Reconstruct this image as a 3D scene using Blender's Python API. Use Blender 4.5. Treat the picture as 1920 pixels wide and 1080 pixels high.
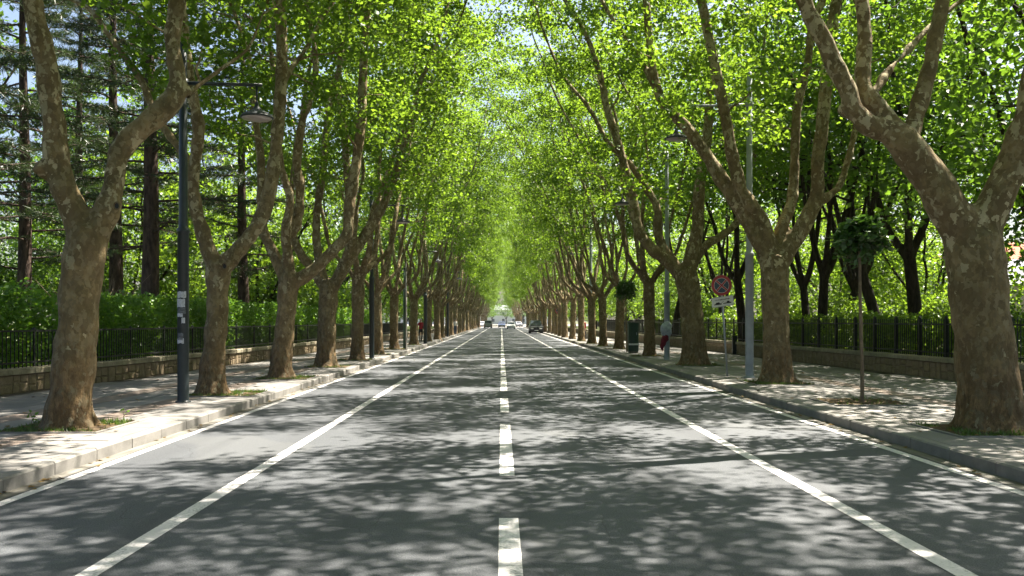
import bpy, bmesh, math, random
import numpy as np
from mathutils import Vector, noise as mnoise

R = math.radians
random.seed(7)
for o_ in list(bpy.data.objects):
    bpy.data.objects.remove(o_)

# ------------------------------------------------------------------ camera
FPX, VX, VY, HC = 1600.0, 940.0, 601.0, 1.7          # focal length and vanishing point in photo pixels, eye height
scene = bpy.context.scene
COL = scene.collection
cam = bpy.data.cameras.new('camera')
cam.sensor_width = 36.0
cam.lens = FPX / 1920 * 36
cam.shift_x = (960 - VX) / 1920
cam.shift_y = (VY - 540) / 1920
cam.clip_start, cam.clip_end = 0.1, 3000
camo = bpy.data.objects.new('camera', cam)
camo.location = (0, 0, HC)
camo.rotation_euler = (R(90), 0, 0)
COL.objects.link(camo)
scene.camera = camo

# ------------------------------------------------------------------ sky, sun, exposure
TO_SUN = Vector((0.50, 0.36, 1.05)).normalized()
elev = math.asin(TO_SUN.z)
azim = math.atan2(TO_SUN.x, TO_SUN.y)                 # clockwise from +Y
world = bpy.data.worlds.new('World')
scene.world = world
world.use_nodes = True
wn = world.node_tree.nodes
sky = wn.new('ShaderNodeTexSky')
sky.sky_type = 'NISHITA'
sky.sun_disc = False
sky.sun_elevation = elev
sky.sun_rotation = azim
sky.air_density = 1.0
sky.dust_density = 3.5
sky.ozone_density = 1.0
wn['Background'].inputs['Strength'].default_value = 0.05
world.node_tree.links.new(sky.outputs[0], wn['Background'].inputs['Color'])
sl = bpy.data.lights.new('sun', 'SUN')
sl.energy = 5.0
sl.angle = R(0.5)
sl.color = (1.0, 0.92, 0.80)
so = bpy.data.objects.new('sun', sl)
so.rotation_euler = (-TO_SUN).to_track_quat('-Z', 'Y').to_euler()
so.location = (20, 10, 40)
COL.objects.link(so)
vs = scene.view_settings
vs.view_transform = 'Standard'
vs.look = 'None'
vs.exposure = 2.4
vs.gamma = 1
vs.use_curve_mapping = False
scene.cycles.max_bounces = 8
scene.cycles.diffuse_bounces = 1
scene.cycles.transmission_bounces = 4
scene.cycles.transparent_max_bounces = 4
scene.cycles.use_denoising = True


def P(px, py, d):
    """photo pixel at a known distance -> place in the street"""
    return np.array([(px - VX) * d / FPX, d, HC - (py - VY) * d / FPX])


# ------------------------------------------------------------------ materials
MAT = {}


class N:
    """small helper to wire shader nodes"""
    def __init__(s, name, rough=0.8, spec=0.3):
        s.m = bpy.data.materials.new(name)
        s.m.use_nodes = True
        s.t = s.m.node_tree
        s.n = s.t.nodes
        s.b = s.n['Principled BSDF']
        s.b.inputs['Roughness'].default_value = rough
        s.b.inputs['Specular IOR Level'].default_value = spec
        s.tc = s.n.new('ShaderNodeTexCoord')
        MAT[name] = s.m

    def link(s, a, b):
        s.t.links.new(a, b)

    def val(s, sock, v):
        if isinstance(v, bpy.types.NodeSocket):
            s.link(v, sock)
        elif isinstance(v, (tuple, list)) and len(v) == 3 and sock.type == 'RGBA':
            sock.default_value = (*v, 1)
        else:
            sock.default_value = v

    def mapping(s, scale, coord='Object'):
        mp = s.n.new('ShaderNodeMapping')
        s.link(s.tc.outputs[coord], mp.inputs['Vector'])
        mp.inputs['Scale'].default_value = scale if isinstance(scale, tuple) else (scale,) * 3
        return mp.outputs[0]

    def pos(s):
        g = s.n.new('ShaderNodeNewGeometry')
        return g.outputs['Position']

    def vscale(s, vec, sc):
        mp = s.n.new('ShaderNodeMapping')
        s.link(vec, mp.inputs['Vector'])
        mp.inputs['Scale'].default_value = sc if isinstance(sc, tuple) else (sc,) * 3
        return mp.outputs[0]

    def noise(s, vec, scale=1.0, detail=3, rough=0.55, dist=0.0):
        n = s.n.new('ShaderNodeTexNoise')
        s.link(vec, n.inputs['Vector'])
        n.inputs['Scale'].default_value = scale
        n.inputs['Detail'].default_value = detail
        n.inputs['Roughness'].default_value = rough
        n.inputs['Distortion'].default_value = dist
        return n.outputs['Fac']

    def noisec(s, vec, scale=1.0, detail=3):
        n = s.n.new('ShaderNodeTexNoise')
        s.link(vec, n.inputs['Vector'])
        n.inputs['Scale'].default_value = scale
        n.inputs['Detail'].default_value = detail
        return n.outputs['Color']

    def ramp(s, fac, stops):
        r = s.n.new('ShaderNodeValToRGB')
        s.link(fac, r.inputs['Fac'])
        e = r.color_ramp.elements
        while len(e) < len(stops):
            e.new(0.5)
        for i, (p, c) in enumerate(stops):
            e[i].position = p
            e[i].color = (c, c, c, 1) if isinstance(c, (int, float)) else (*c, 1)
        return r.outputs['Color']

    def mix(s, fac, a, b, mode='MIX'):
        m = s.n.new('ShaderNodeMix')
        m.data_type = 'RGBA'
        m.blend_type = mode
        s.val(m.inputs[0], fac)
        s.val(m.inputs[6], a)
        s.val(m.inputs[7], b)
        return m.outputs[2]

    def math(s, op, a, b=0.0, clamp=False):
        m = s.n.new('ShaderNodeMath')
        m.operation = op
        m.use_clamp = clamp
        s.val(m.inputs[0], a)
        s.val(m.inputs[1], b)
        return m.outputs[0]

    def attr(s, name):
        a = s.n.new('ShaderNodeAttribute')
        a.attribute_name = name
        return a.outputs['Fac']

    def objrand(s):
        return s.n.new('ShaderNodeObjectInfo').outputs['Random']

    def bump(s, h, strength=0.4, dist=0.02):
        b = s.n.new('ShaderNodeBump')
        b.inputs['Strength'].default_value = strength
        b.inputs['Distance'].default_value = dist
        s.link(h, b.inputs['Height'])
        s.link(b.outputs[0], s.b.inputs['Normal'])

    def col(s, c):
        s.val(s.b.inputs['Base Color'], c)


def plain(name, c, rough=0.6, spec=0.3, metal=0.0, var=0.25, scale=6.0):
    n = N(name, rough, spec)
    f = n.noise(n.mapping(scale), 1.0, 4)
    d = tuple(x * (1 - var) for x in c)
    l = tuple(min(1, x * (1 + var)) for x in c)
    n.col(n.mix(n.ramp(f, [(0.3, 0.0), (0.7, 1.0)]), d, l))
    n.b.inputs['Metallic'].default_value = metal
    return n


# asphalt
n = N('asphalt', 0.78, 0.35)
p = n.pos()
big = n.noise(n.vscale(p, (0.5, 0.12, 1)), 1.0, 5)
fine = n.noise(p, 95.0, 2)
c = n.mix(n.ramp(big, [(0.3, 0.0), (0.7, 1.0)]), (0.036, 0.042, 0.049), (0.055, 0.062, 0.070))
c = n.mix(n.ramp(fine, [(0.42, 0.0), (0.68, 0.75)]), c, (0.145, 0.148, 0.156))
sx = n.n.new('ShaderNodeSeparateXYZ')
n.link(p, sx.inputs[0])
grit = n.noise(p, 34.0, 4, 0.7)
c = n.mix(n.ramp(grit, [(0.52, 0.0), (0.70, 0.55)]), c, (0.022, 0.025, 0.029))
trk = n.math('SINE', n.math('ADD', n.math('MULTIPLY', sx.outputs['X'], 4.3), n.math('MULTIPLY', n.noise(n.vscale(p, (0.4, 0.06, 1)), 1.0, 2), 2.2)))
trk = n.math('MULTIPLY', n.math('MAXIMUM', trk, 0.0), n.math('MULTIPLY', n.noise(n.vscale(p, (1.5, 0.15, 1)), 1.0, 3), 0.55))
c = n.mix(trk, c, (0.034, 0.036, 0.041))
patch = n.ramp(n.noise(n.vscale(p, (0.35, 0.22, 1)), 1.0, 2, 0.4), [(0.60, 0.0), (0.615, 1.0)])
c = n.mix(n.math('MULTIPLY', patch, 0.3), c, (0.105, 0.108, 0.108))
seams = n.noise(n.vscale(p, (1.6, 0.05, 1)), 1.0, 3)
c = n.mix(n.ramp(seams, [(0.60, 0.0), (0.68, 0.25)]), c, (0.036, 0.038, 0.042))
vor = n.n.new('ShaderNodeTexVoronoi')
vor.feature = 'DISTANCE_TO_EDGE'
wob = n.mix(0.35, p, n.noisec(p, 1.2, 4), 'ADD')
n.link(n.vscale(wob, (0.22, 0.16, 0.2)), vor.inputs['Vector'])
crack = n.ramp(vor.outputs['Distance'], [(0.0, 1.0), (0.006, 0.0)])
crackm = n.math('MULTIPLY', crack, n.ramp(n.noise(p, 0.25, 2), [(0.42, 0.0), (0.52, 0.85)]))
c = n.mix(crackm, c, (0.03, 0.032, 0.034))
n.col(c)
n.bump(fine, 0.5, 0.006)

# road paint
n = N('road_paint', 0.6, 0.35)
p = n.pos()
w = n.noise(p, 38.0, 4, 0.65)
w2 = n.noise(n.vscale(p, (6, 1.0, 1)), 1.0, 4)
ww = n.math('ADD', n.math('MULTIPLY', w, 0.6), n.math('MULTIPLY', w2, 0.5))
c = n.mix(n.ramp(w2, [(0.3, 0.0), (0.7, 1.0)]), (0.50, 0.475, 0.47), (0.66, 0.635, 0.63))
n.col(n.mix(n.ramp(ww, [(0.54, 0.0), (0.68, 0.85)]), c, (0.16, 0.165, 0.16)))

# gutter concrete
n = N('gutter_concrete', 0.85, 0.2)
p = n.pos()
f = n.noise(n.vscale(p, (9, 1.2, 1)), 1.0, 5)
n.col(n.mix(n.ramp(f, [(0.35, 0.0), (0.65, 1.0)]), (0.10, 0.094, 0.08), (0.19, 0.18, 0.16)))

# kerb stone
n = N('kerb_granite', 0.8, 0.25)
p = n.pos()
f = n.noise(p, 3.5, 5)
f2 = n.noise(p, 55, 3)
c = n.mix(n.ramp(f, [(0.3, 0.0), (0.7, 1.0)]), (0.125, 0.12, 0.11), (0.215, 0.206, 0.19))
c = n.mix(n.math('MULTIPLY', n.objrand(), 0.35), c, (0.22, 0.21, 0.195))
n.col(n.mix(n.ramp(f2, [(0.55, 0.0), (0.8, 0.5)]), c, (0.08, 0.075, 0.065)))
n.bump(f2, 0.3, 0.006)

# paving slabs
n = N('paving', 0.82, 0.25)
p = n.pos()
f = n.noise(p, 1.3, 5)
f2 = n.noise(p, 40, 3)
c = n.mix(n.ramp(f, [(0.3, 0.0), (0.72, 1.0)]), (0.15, 0.142, 0.131), (0.225, 0.213, 0.197))
c = n.mix(n.math('MULTIPLY', n.objrand(), 0.35), c, (0.15, 0.15, 0.15))
n.col(n.mix(n.ramp(f2, [(0.5, 0.0), (0.8, 0.45)]), c, (0.08, 0.072, 0.06)))
n.bump(f2, 0.25, 0.004)
n = N('paving_red', 0.82, 0.25)
p = n.pos()
f = n.noise(p, 1.7, 5)
c = n.mix(n.ramp(f, [(0.3, 0.0), (0.7, 1.0)]), (0.145, 0.112, 0.09), (0.21, 0.17, 0.14))
n.col(n.mix(n.math('MULTIPLY', n.objrand(), 0.4), c, (0.15, 0.135, 0.12)))
n = N('paving_bed', 0.9, 0.1)
p = n.pos()
n.col(n.mix(n.ramp(n.noise(p, 1.0, 5), [(0.35, 0.0), (0.65, 1.0)]), (0.06, 0.053, 0.042), (0.12, 0.105, 0.085)))
n = N('paving_far', 0.85, 0.2)
p = n.pos()
n.col(n.mix(n.ramp(n.noise(p, 0.8, 5), [(0.35, 0.0), (0.65, 1.0)]), (0.13, 0.122, 0.108), (0.20, 0.19, 0.17)))

# soil and lawn
n = N('soil', 0.95, 0.1)
p = n.pos()
n.col(n.mix(n.ramp(n.noise(p, 9.0, 5), [(0.35, 0.0), (0.65, 1.0)]), (0.045, 0.032, 0.02), (0.12, 0.088, 0.055)))
n.bump(n.noise(p, 25, 4), 0.8, 0.03)
n = N('lawn', 0.95, 0.1)
p = n.pos()
c = n.mix(n.ramp(n.noise(p, 0.35, 5), [(0.38, 0.0), (0.6, 1.0)]), (0.10, 0.075, 0.045), (0.055, 0.10, 0.02))
n.col(n.mix(n.ramp(n.noise(p, 14, 4), [(0.4, 0.0), (0.7, 0.7)]), c, (0.03, 0.06, 0.012)))
n.bump(n.noise(p, 20, 4), 0.8, 0.05)
n = N('ground_far', 0.95, 0.1)
p = n.pos()
n.col(n.mix(n.ramp(n.noise(p, 0.05, 5), [(0.4, 0.0), (0.6, 1.0)]), (0.12, 0.11, 0.08), (0.06, 0.09, 0.03)))


def bark(name, dark, mid, pale, base_brown):
    n = N(name, 0.88, 0.15)
    o = n.tc.outputs['Object']
    sep = n.n.new('ShaderNodeSeparateXYZ')
    n.link(o, sep.inputs[0])
    z = sep.outputs['Z']

    def flakes(scale, warp_amt, warp_scale):
        warp = n.mix(warp_amt, o, n.noisec(o, warp_scale, 5), 'ADD')
        v = n.n.new('ShaderNodeTexVoronoi')
        v.feature = 'F1'
        n.link(n.vscale(warp, scale), v.inputs['Vector'])
        v.inputs['Scale'].default_value = 1.0
        vs_ = n.n.new('ShaderNodeSeparateColor')
        n.link(v.outputs['Color'], vs_.inputs[0])
        return vs_.outputs[0], vs_.outputs[1], vs_.outputs[2]
    a1, b1, c1 = flakes((10.5, 10.5, 5.5), 0.26, 8.0)
    a2, b2, c2 = flakes((19.0, 19.0, 11.0), 0.16, 11.0)
    hz = n.math('MULTIPLY', n.math('SUBTRACT', z, 1.6), 0.17, True)          # bark sheds more up the limbs
    region = n.noise(o, 0.75, 3)
    reg = n.ramp(region, [(0.40, 0.0), (0.66, 1.0)])
    thr = n.math('MULTIPLY', n.math('ADD', n.math('MULTIPLY', hz, 0.42), 0.02), n.math('ADD', reg, 0.12))
    pale1 = n.math('LESS_THAN', a1, thr)
    pale2 = n.math('LESS_THAN', a2, n.math('MULTIPLY', thr, 0.75))
    f = n.noise(o, 2.6, 6, 0.62)
    c = n.mix(n.ramp(f, [(0.34, 0.0), (0.66, 1.0)]), dark, mid)
    c = n.mix(n.math('MULTIPLY', n.math('GREATER_THAN', b1, 0.66), 0.45), c, dark)
    c = n.mix(n.math('MULTIPLY', n.math('GREATER_THAN', b2, 0.66), 0.45), c, (0.30, 0.25, 0.155))
    c = n.mix(n.math('MULTIPLY', n.math('LESS_THAN', c2, 0.30), 0.50), c, (0.085, 0.064, 0.036))
    c = n.mix(n.ramp(n.noise(o, 1.1, 4, 0.6), [(0.50, 0.0), (0.64, 0.6)]), c, (0.135, 0.088, 0.050))
    c = n.mix(n.math('MULTIPLY', n.noise(o, 1.7, 3), 0.42), c, (0.105, 0.092, 0.036))  # greenish film
    soft = n.mix(c1, pale, (0.27, 0.24, 0.145))
    c = n.mix(n.math('MULTIPLY', pale1, 0.72), c, soft)
    c = n.mix(n.math('MULTIPLY', pale2, 0.70), c, soft)
    # old rough bark towards the foot
    fis = n.noise(n.vscale(o, (15, 15, 5.5)), 1.0, 6, 0.68)
    blot = n.noise(o, 3.2, 5, 0.6)
    low = n.math('SUBTRACT', 1.0, n.math('MULTIPLY', n.math('SUBTRACT', z, 0.2), 0.62, True), True)
    low = n.math('ADD', low, n.math('MULTIPLY', n.math('SUBTRACT', blot, 0.5), 0.9), True)
    lowc = n.mix(n.ramp(fis, [(0.36, 0.0), (0.60, 1.0)]), tuple(x * 0.22 for x in base_brown), base_brown)
    lowc = n.mix(n.ramp(blot, [(0.47, 0.0), (0.60, 0.85)]), lowc, tuple(x * 0.38 for x in base_brown))
    lowc = n.mix(n.math('MULTIPLY', n.math('GREATER_THAN', b2, 0.62), 0.55), lowc, tuple(x * 0.42 for x in base_brown))
    lowc = n.mix(n.math('MULTIPLY', n.math('GREATER_THAN', c1, 0.70), 0.40), lowc, (0.15, 0.135, 0.09))
    speck = n.math('MULTIPLY', n.math('LESS_THAN', a2, 0.055), 0.7)
    lowc = n.mix(speck, lowc, (0.23, 0.20, 0.13))
    c = n.mix(n.math('MULTIPLY', low, 0.92), c, lowc)
    n.col(c)
    hb = n.math('ADD', n.math('MULTIPLY', fis, n.math('ADD', low, 0.25)), n.math('MULTIPLY', n.noise(o, 9, 5), 0.5))
    hb = n.math('ADD', hb, n.math('MULTIPLY', pale1, -0.15))
    n.bump(hb, 1.0, 0.045)


bark('plane_bark', (0.100, 0.072, 0.036), (0.285, 0.212, 0.112), (0.47, 0.405, 0.255), (0.235, 0.155, 0.080))
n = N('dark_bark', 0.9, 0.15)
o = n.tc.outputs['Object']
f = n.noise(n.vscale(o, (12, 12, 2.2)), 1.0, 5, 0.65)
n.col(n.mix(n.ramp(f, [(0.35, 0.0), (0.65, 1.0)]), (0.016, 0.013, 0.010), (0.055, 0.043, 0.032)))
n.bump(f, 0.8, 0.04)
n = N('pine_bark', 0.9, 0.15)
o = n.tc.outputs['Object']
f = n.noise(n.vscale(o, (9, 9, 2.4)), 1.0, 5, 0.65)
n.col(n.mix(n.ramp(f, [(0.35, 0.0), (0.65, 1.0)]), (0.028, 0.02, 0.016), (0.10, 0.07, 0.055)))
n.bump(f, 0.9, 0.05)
plain('sapling_bark', (0.15, 0.115, 0.075), 0.85, 0.2, scale=14)
plain('dry_twig', (0.20, 0.15, 0.10), 0.9, 0.1, scale=6)


def leafmat(name, dark, light, trans, tfac=0.5, gloss=0.05):
    m = bpy.data.materials.new(name)
    m.use_nodes = True
    MAT[name] = m
    t = m.node_tree
    nn = t.nodes
    nn.remove(nn['Principled BSDF'])
    a = nn.new('ShaderNodeAttribute')
    a.attribute_name = 'rnd'
    mx = nn.new('ShaderNodeMix')
    mx.data_type = 'RGBA'
    t.links.new(a.outputs['Fac'], mx.inputs[0])
    mx.inputs[6].default_value = (*dark, 1)
    mx.inputs[7].default_value = (*light, 1)
    d = nn.new('ShaderNodeBsdfDiffuse')
    t.links.new(mx.outputs[2], d.inputs['Color'])
    tr = nn.new('ShaderNodeBsdfTranslucent')
    mt = nn.new('ShaderNodeMix')
    mt.data_type = 'RGBA'
    t.links.new(a.outputs['Fac'], mt.inputs[0])
    mt.inputs[6].default_value = (*[x * 0.62 for x in trans], 1)
    mt.inputs[7].default_value = (*trans, 1)
    t.links.new(mt.outputs[2], tr.inputs['Color'])
    ms = nn.new('ShaderNodeMixShader')
    ms.inputs[0].default_value = tfac
    t.links.new(d.outputs[0], ms.inputs[1])
    t.links.new(tr.outputs[0], ms.inputs[2])
    g = nn.new('ShaderNodeBsdfGlossy')
    g.inputs['Roughness'].default_value = 0.38
    g.inputs['Color'].default_value = (1, 1, 1, 1)
    mg = nn.new('ShaderNodeMixShader')
    mg.inputs[0].default_value = gloss
    t.links.new(ms.outputs[0], mg.inputs[1])
    t.links.new(g.outputs[0], mg.inputs[2])
    t.links.new(mg.outputs[0], nn['Material Output'].inputs['Surface'])
    return m


leafmat('plane_leaf', (0.024, 0.070, 0.009), (0.076, 0.155, 0.017), (0.250, 0.405, 0.026), 0.55, 0.02)
leafmat('forest_leaf', (0.022, 0.065, 0.010), (0.07, 0.14, 0.02), (0.18, 0.33, 0.022), 0.5, 0.025)
leafmat('hedge_leaf', (0.032, 0.105, 0.012), (0.12, 0.255, 0.025), (0.24, 0.45, 0.03), 0.42, 0.03)
leafmat('shrub_leaf', (0.04, 0.095, 0.010), (0.11, 0.20, 0.025), (0.27, 0.43, 0.028), 0.52, 0.025)
leafmat('sapling_leaf', (0.018, 0.055, 0.012), (0.045, 0.11, 0.02), (0.09, 0.20, 0.02), 0.3, 0.05)
leafmat('needles', (0.015, 0.035, 0.012), (0.04, 0.07, 0.022), (0.06, 0.10, 0.02), 0.25, 0.03)
leafmat('grass_blade', (0.035, 0.075, 0.012), (0.09, 0.15, 0.025), (0.14, 0.24, 0.03), 0.35, 0.03)
leafmat('fallen_leaf', (0.10, 0.06, 0.025), (0.20, 0.14, 0.05), (0.2, 0.13, 0.04), 0.2, 0.02)

# stone wall
n = N('wall_stone', 0.9, 0.15)
p = n.pos()
f = n.noise(p, 5.5, 5)
c = n.mix(n.ramp(f, [(0.3, 0.0), (0.7, 1.0)]), (0.17, 0.13, 0.08), (0.28, 0.22, 0.145))
c = n.mix(n.math('MULTIPLY', n.objrand(), 0.4), c, (0.235, 0.19, 0.13))
n.col(n.mix(n.ramp(n.noise(p, 28, 3), [(0.5, 0.0), (0.8, 0.5)]), c, (0.07, 0.055, 0.035)))
n.bump(n.noise(p, 30, 4), 0.6, 0.02)
plain('mortar', (0.19, 0.15, 0.10), 0.95, 0.1, scale=5)
n = N('cap_stone', 0.85, 0.2)
p = n.pos()
f = n.noise(p, 3.0, 5)
c = n.mix(n.ramp(f, [(0.3, 0.0), (0.7, 1.0)]), (0.19, 0.165, 0.115), (0.33, 0.30, 0.22))
n.col(n.mix(n.ramp(n.noise(p, 20, 4), [(0.5, 0.0), (0.75, 0.6)]), c, (0.10, 0.09, 0.06)))
n.bump(n.noise(p, 25, 3), 0.4, 0.01)

plain('iron', (0.012, 0.013, 0.014), 0.45, 0.4, var=0.3, scale=8)
plain('lamp_black', (0.016, 0.024, 0.027), 0.42, 0.45, var=0.2)
plain('galvanised', (0.27, 0.30, 0.32), 0.5, 0.4, metal=0.35, var=0.15, scale=4)
plain('weathered_steel', (0.12, 0.115, 0.10), 0.7, 0.3, var=0.25, scale=5)
plain('lamp_shade_grey', (0.028, 0.036, 0.04), 0.55, 0.3, var=0.1)
plain('lamp_glass', (0.36, 0.31, 0.30), 0.3, 0.5, var=0.05)
plain('sticker', (0.42, 0.43, 0.46), 0.7, 0.2, var=0.3, scale=40)
plain('sticker_dark', (0.10, 0.11, 0.12), 0.7, 0.2, var=0.5, scale=30)
plain('sign_red', (0.33, 0.035, 0.045), 0.45, 0.4, var=0.1)
plain('sign_blue', (0.035, 0.065, 0.10), 0.45, 0.4, var=0.1)
plain('sign_white', (0.62, 0.62, 0.60), 0.5, 0.4, var=0.08)
plain('sign_black', (0.02, 0.02, 0.022), 0.6, 0.3)
plain('steel_back', (0.22, 0.23, 0.24), 0.5, 0.4, metal=0.4)
plain('bin_green', (0.013, 0.038, 0.024), 0.5, 0.4, var=0.25)
plain('band_white', (0.5, 0.52, 0.52), 0.6, 0.3)
plain('plastic_bag', (0.30, 0.33, 0.36), 0.35, 0.5, var=0.25, scale=9)
plain('red_cloth', (0.13, 0.018, 0.028), 0.85, 0.2, var=0.4, scale=9)
plain('skin', (0.42, 0.26, 0.18), 0.6, 0.3, var=0.06)
plain('hair_black', (0.015, 0.012, 0.01), 0.6, 0.3)
plain('hair_grey', (0.42, 0.40, 0.37), 0.7, 0.3)
plain('shirt_red', (0.30, 0.02, 0.03), 0.9, 0.1, var=0.15)
plain('shirt_white', (0.62, 0.58, 0.54), 0.9, 0.1, var=0.1)
plain('shirt_black', (0.02, 0.02, 0.024), 0.9, 0.1)
plain('trouser_dark', (0.025, 0.027, 0.035), 0.9, 0.1)
plain('trouser_blue', (0.05, 0.08, 0.13), 0.9, 0.1)
plain('shoe', (0.03, 0.03, 0.03), 0.6, 0.3)
plain('car_white', (0.66, 0.67, 0.68), 0.25, 0.5, var=0.03)
plain('car_black', (0.02, 0.021, 0.024), 0.22, 0.5, var=0.1)
plain('car_blue', (0.05, 0.07, 0.13), 0.25, 0.5, var=0.08)
plain('car_silver', (0.30, 0.31, 0.33), 0.3, 0.5, metal=0.5, var=0.05)
plain('car_glass', (0.03, 0.04, 0.05), 0.08, 0.6, var=0.1)
plain('rubber', (0.02, 0.02, 0.02), 0.9, 0.1)
plain('rim_metal', (0.35, 0.36, 0.38), 0.35, 0.5, metal=0.7)
plain('lens_white', (0.75, 0.75, 0.72), 0.15, 0.5, var=0.03)
plain('lens_red', (0.35, 0.01, 0.01), 0.2, 0.5, var=0.05)
plain('plate_white', (0.7, 0.7, 0.66), 0.4, 0.4, var=0.03)
plain('house_cream', (0.42, 0.33, 0.24), 0.9, 0.1, var=0.06, scale=1.0)
plain('house_white', (0.66, 0.65, 0.62), 0.9, 0.1, var=0.06, scale=0.6)
plain('roof_slate', (0.24, 0.25, 0.27), 0.8, 0.2, var=0.15, scale=2)
plain('roof_tile', (0.36, 0.12, 0.065), 0.85, 0.2, var=0.2, scale=3)
plain('window_frame', (0.66, 0.65, 0.62), 0.6, 0.3, var=0.04)
plain('window_glass', (0.05, 0.065, 0.085), 0.08, 0.6, var=0.2, scale=1.5)


# ------------------------------------------------------------------ mesh helpers
def mk(name, V, F, mats=None, smooth=False, midx=None, rnd=None):
    V = np.asarray(V, dtype=np.float32)
    me = bpy.data.meshes.new(name)
    if isinstance(F, np.ndarray):
        nf, k = F.shape
        me.vertices.add(len(V))
        me.vertices.foreach_set('co', V.ravel())
        me.loops.add(nf * k)
        me.loops.foreach_set('vertex_index', F.astype(np.int32).ravel())
        me.polygons.add(nf)
        me.polygons.foreach_set('loop_start', np.arange(0, nf * k, k, dtype=np.int32))
        me.update(calc_edges=True)
    else:
        me.from_pydata(V.tolist(), [], F)
        me.update()
    if mats:
        for m_ in (mats if isinstance(mats, (list, tuple)) else [mats]):
            me.materials.append(MAT[m_])
    if midx is not None:
        me.polygons.foreach_set('material_index', np.asarray(midx, dtype=np.int32))
    if smooth:
        me.polygons.foreach_set('use_smooth', np.ones(len(me.polygons), dtype=bool))
    if rnd is not None:
        at = me.attributes.new('rnd', 'FLOAT', 'POINT')
        at.data.foreach_set('value', np.asarray(rnd, dtype=np.float32))
    return me


def ob(name, me, parent=None, loc=(0, 0, 0), rz=0.0, scale=None):
    o = bpy.data.objects.new(name, me)
    COL.objects.link(o)
    o.location = tuple(float(v) for v in loc)
    if rz:
        o.rotation_euler = (0, 0, rz)
    if scale is not None:
        o.scale = scale if isinstance(scale, tuple) else (scale,) * 3
    if parent is not None:
        o.parent = parent
    return o


def tag(o, label=None, cat=None, group=None, kind=None):
    if label:
        o['label'] = label
    if cat:
        o['category'] = cat
    if group:
        o['group'] = group
    if kind:
        o['kind'] = kind
    return o


def thing(name, label, cat, loc=(0, 0, 0), rz=0.0, group=None):
    return tag(ob(name, None, None, loc, rz), label, cat, group)


class G:
    """collects simple shapes into one mesh"""
    def __init__(s):
        s.V, s.F = [], []

    def add(s, V, F):
        b = len(s.V)
        s.V += [tuple(float(x) for x in v) for v in V]
        s.F += [tuple(int(i) + b for i in f) for f in F]
        return s

    def box(s, x0, x1, y0, y1, z0, z1):
        V = [(x, y, z) for z in (z0, z1) for y in (y0, y1) for x in (x0, x1)]
        return s.add(V, [(0, 2, 3, 1), (4, 5, 7, 6), (0, 1, 5, 4), (2, 6, 7, 3), (0, 4, 6, 2), (1, 3, 7, 5)])

    def tube(s, pts, rad, k=10):
        V, F = tube(pts, rad, k)
        return s.add(V, F)

    def lathe(s, prof, k=20, c=(0, 0)):
        V, F = [], []
        for r, z in prof:
            for i in range(k):
                a = 2 * math.pi * i / k
                V.append((c[0] + r * math.cos(a), c[1] + r * math.sin(a), z))
        for j in range(len(prof) - 1):
            for i in range(k):
                F.append((j * k + i, j * k + (i + 1) % k, (j + 1) * k + (i + 1) % k, (j + 1) * k + i))
        F.append(tuple(range(k))[::-1])
        F.append(tuple(range((len(prof) - 1) * k, len(prof) * k)))
        return s.add(V, F)

    def prism(s, poly, axis, a0, a1):
        """poly: 2D points; extruded along axis ('x','y','z')"""
        k = len(poly)
        V = []
        for a in (a0, a1):
            for u, v in poly:
                V.append({'x': (a, u, v), 'y': (u, a, v), 'z': (u, v, a)}[axis])
        F = [tuple(range(k))[::-1], tuple(range(k, 2 * k))]
        F += [(i, (i + 1) % k, k + (i + 1) % k, k + i) for i in range(k)]
        return s.add(V, F)

    def mesh(s, name, mats, smooth=False):
        me = mk(name, s.V, s.F, mats, smooth)
        bm = bmesh.new()
        bm.from_mesh(me)
        bmesh.ops.recalc_face_normals(bm, faces=bm.faces)
        bm.to_mesh(me)
        bm.free()
        return me

    def obj(s, name, mats, parent=None, loc=(0, 0, 0), rz=0.0, smooth=False):
        return ob(name, s.mesh(name, mats, smooth), parent, loc, rz)


def frames(pts):
    pts = np.asarray(pts, float)
    t = np.gradient(pts, axis=0)
    t /= np.linalg.norm(t, axis=1, keepdims=True) + 1e-9
    ref = np.array([1.0, 0, 0]) if abs(t[0][0]) < 0.9 else np.array([0, 1.0, 0])
    u = np.zeros_like(pts)
    for i in range(len(pts)):
        ref = ref - t[i] * ref.dot(t[i])
        ref /= np.linalg.norm(ref) + 1e-9
        u[i] = ref
    return u, np.cross(t, u)


def tube(pts, rad, k=8, cap=True):
    pts = np.asarray(pts, float)
    rad = np.broadcast_to(np.asarray(rad, float), (len(pts),))
    u, v = frames(pts)
    a = np.linspace(0, 2 * math.pi, k, endpoint=False)
    V = pts[:, None] + rad[:, None, None] * (np.cos(a)[None, :, None] * u[:, None] + np.sin(a)[None, :, None] * v[:, None])
    V = V.reshape(-1, 3)
    F = []
    for j in range(len(pts) - 1):
        for i in range(k):
            F.append((j * k + i, j * k + (i + 1) % k, (j + 1) * k + (i + 1) % k, (j + 1) * k + i))
    if cap:
        F.append(tuple(range(k))[::-1])
        F.append(tuple(range((len(pts) - 1) * k, len(pts) * k)))
    return V, F


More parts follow.
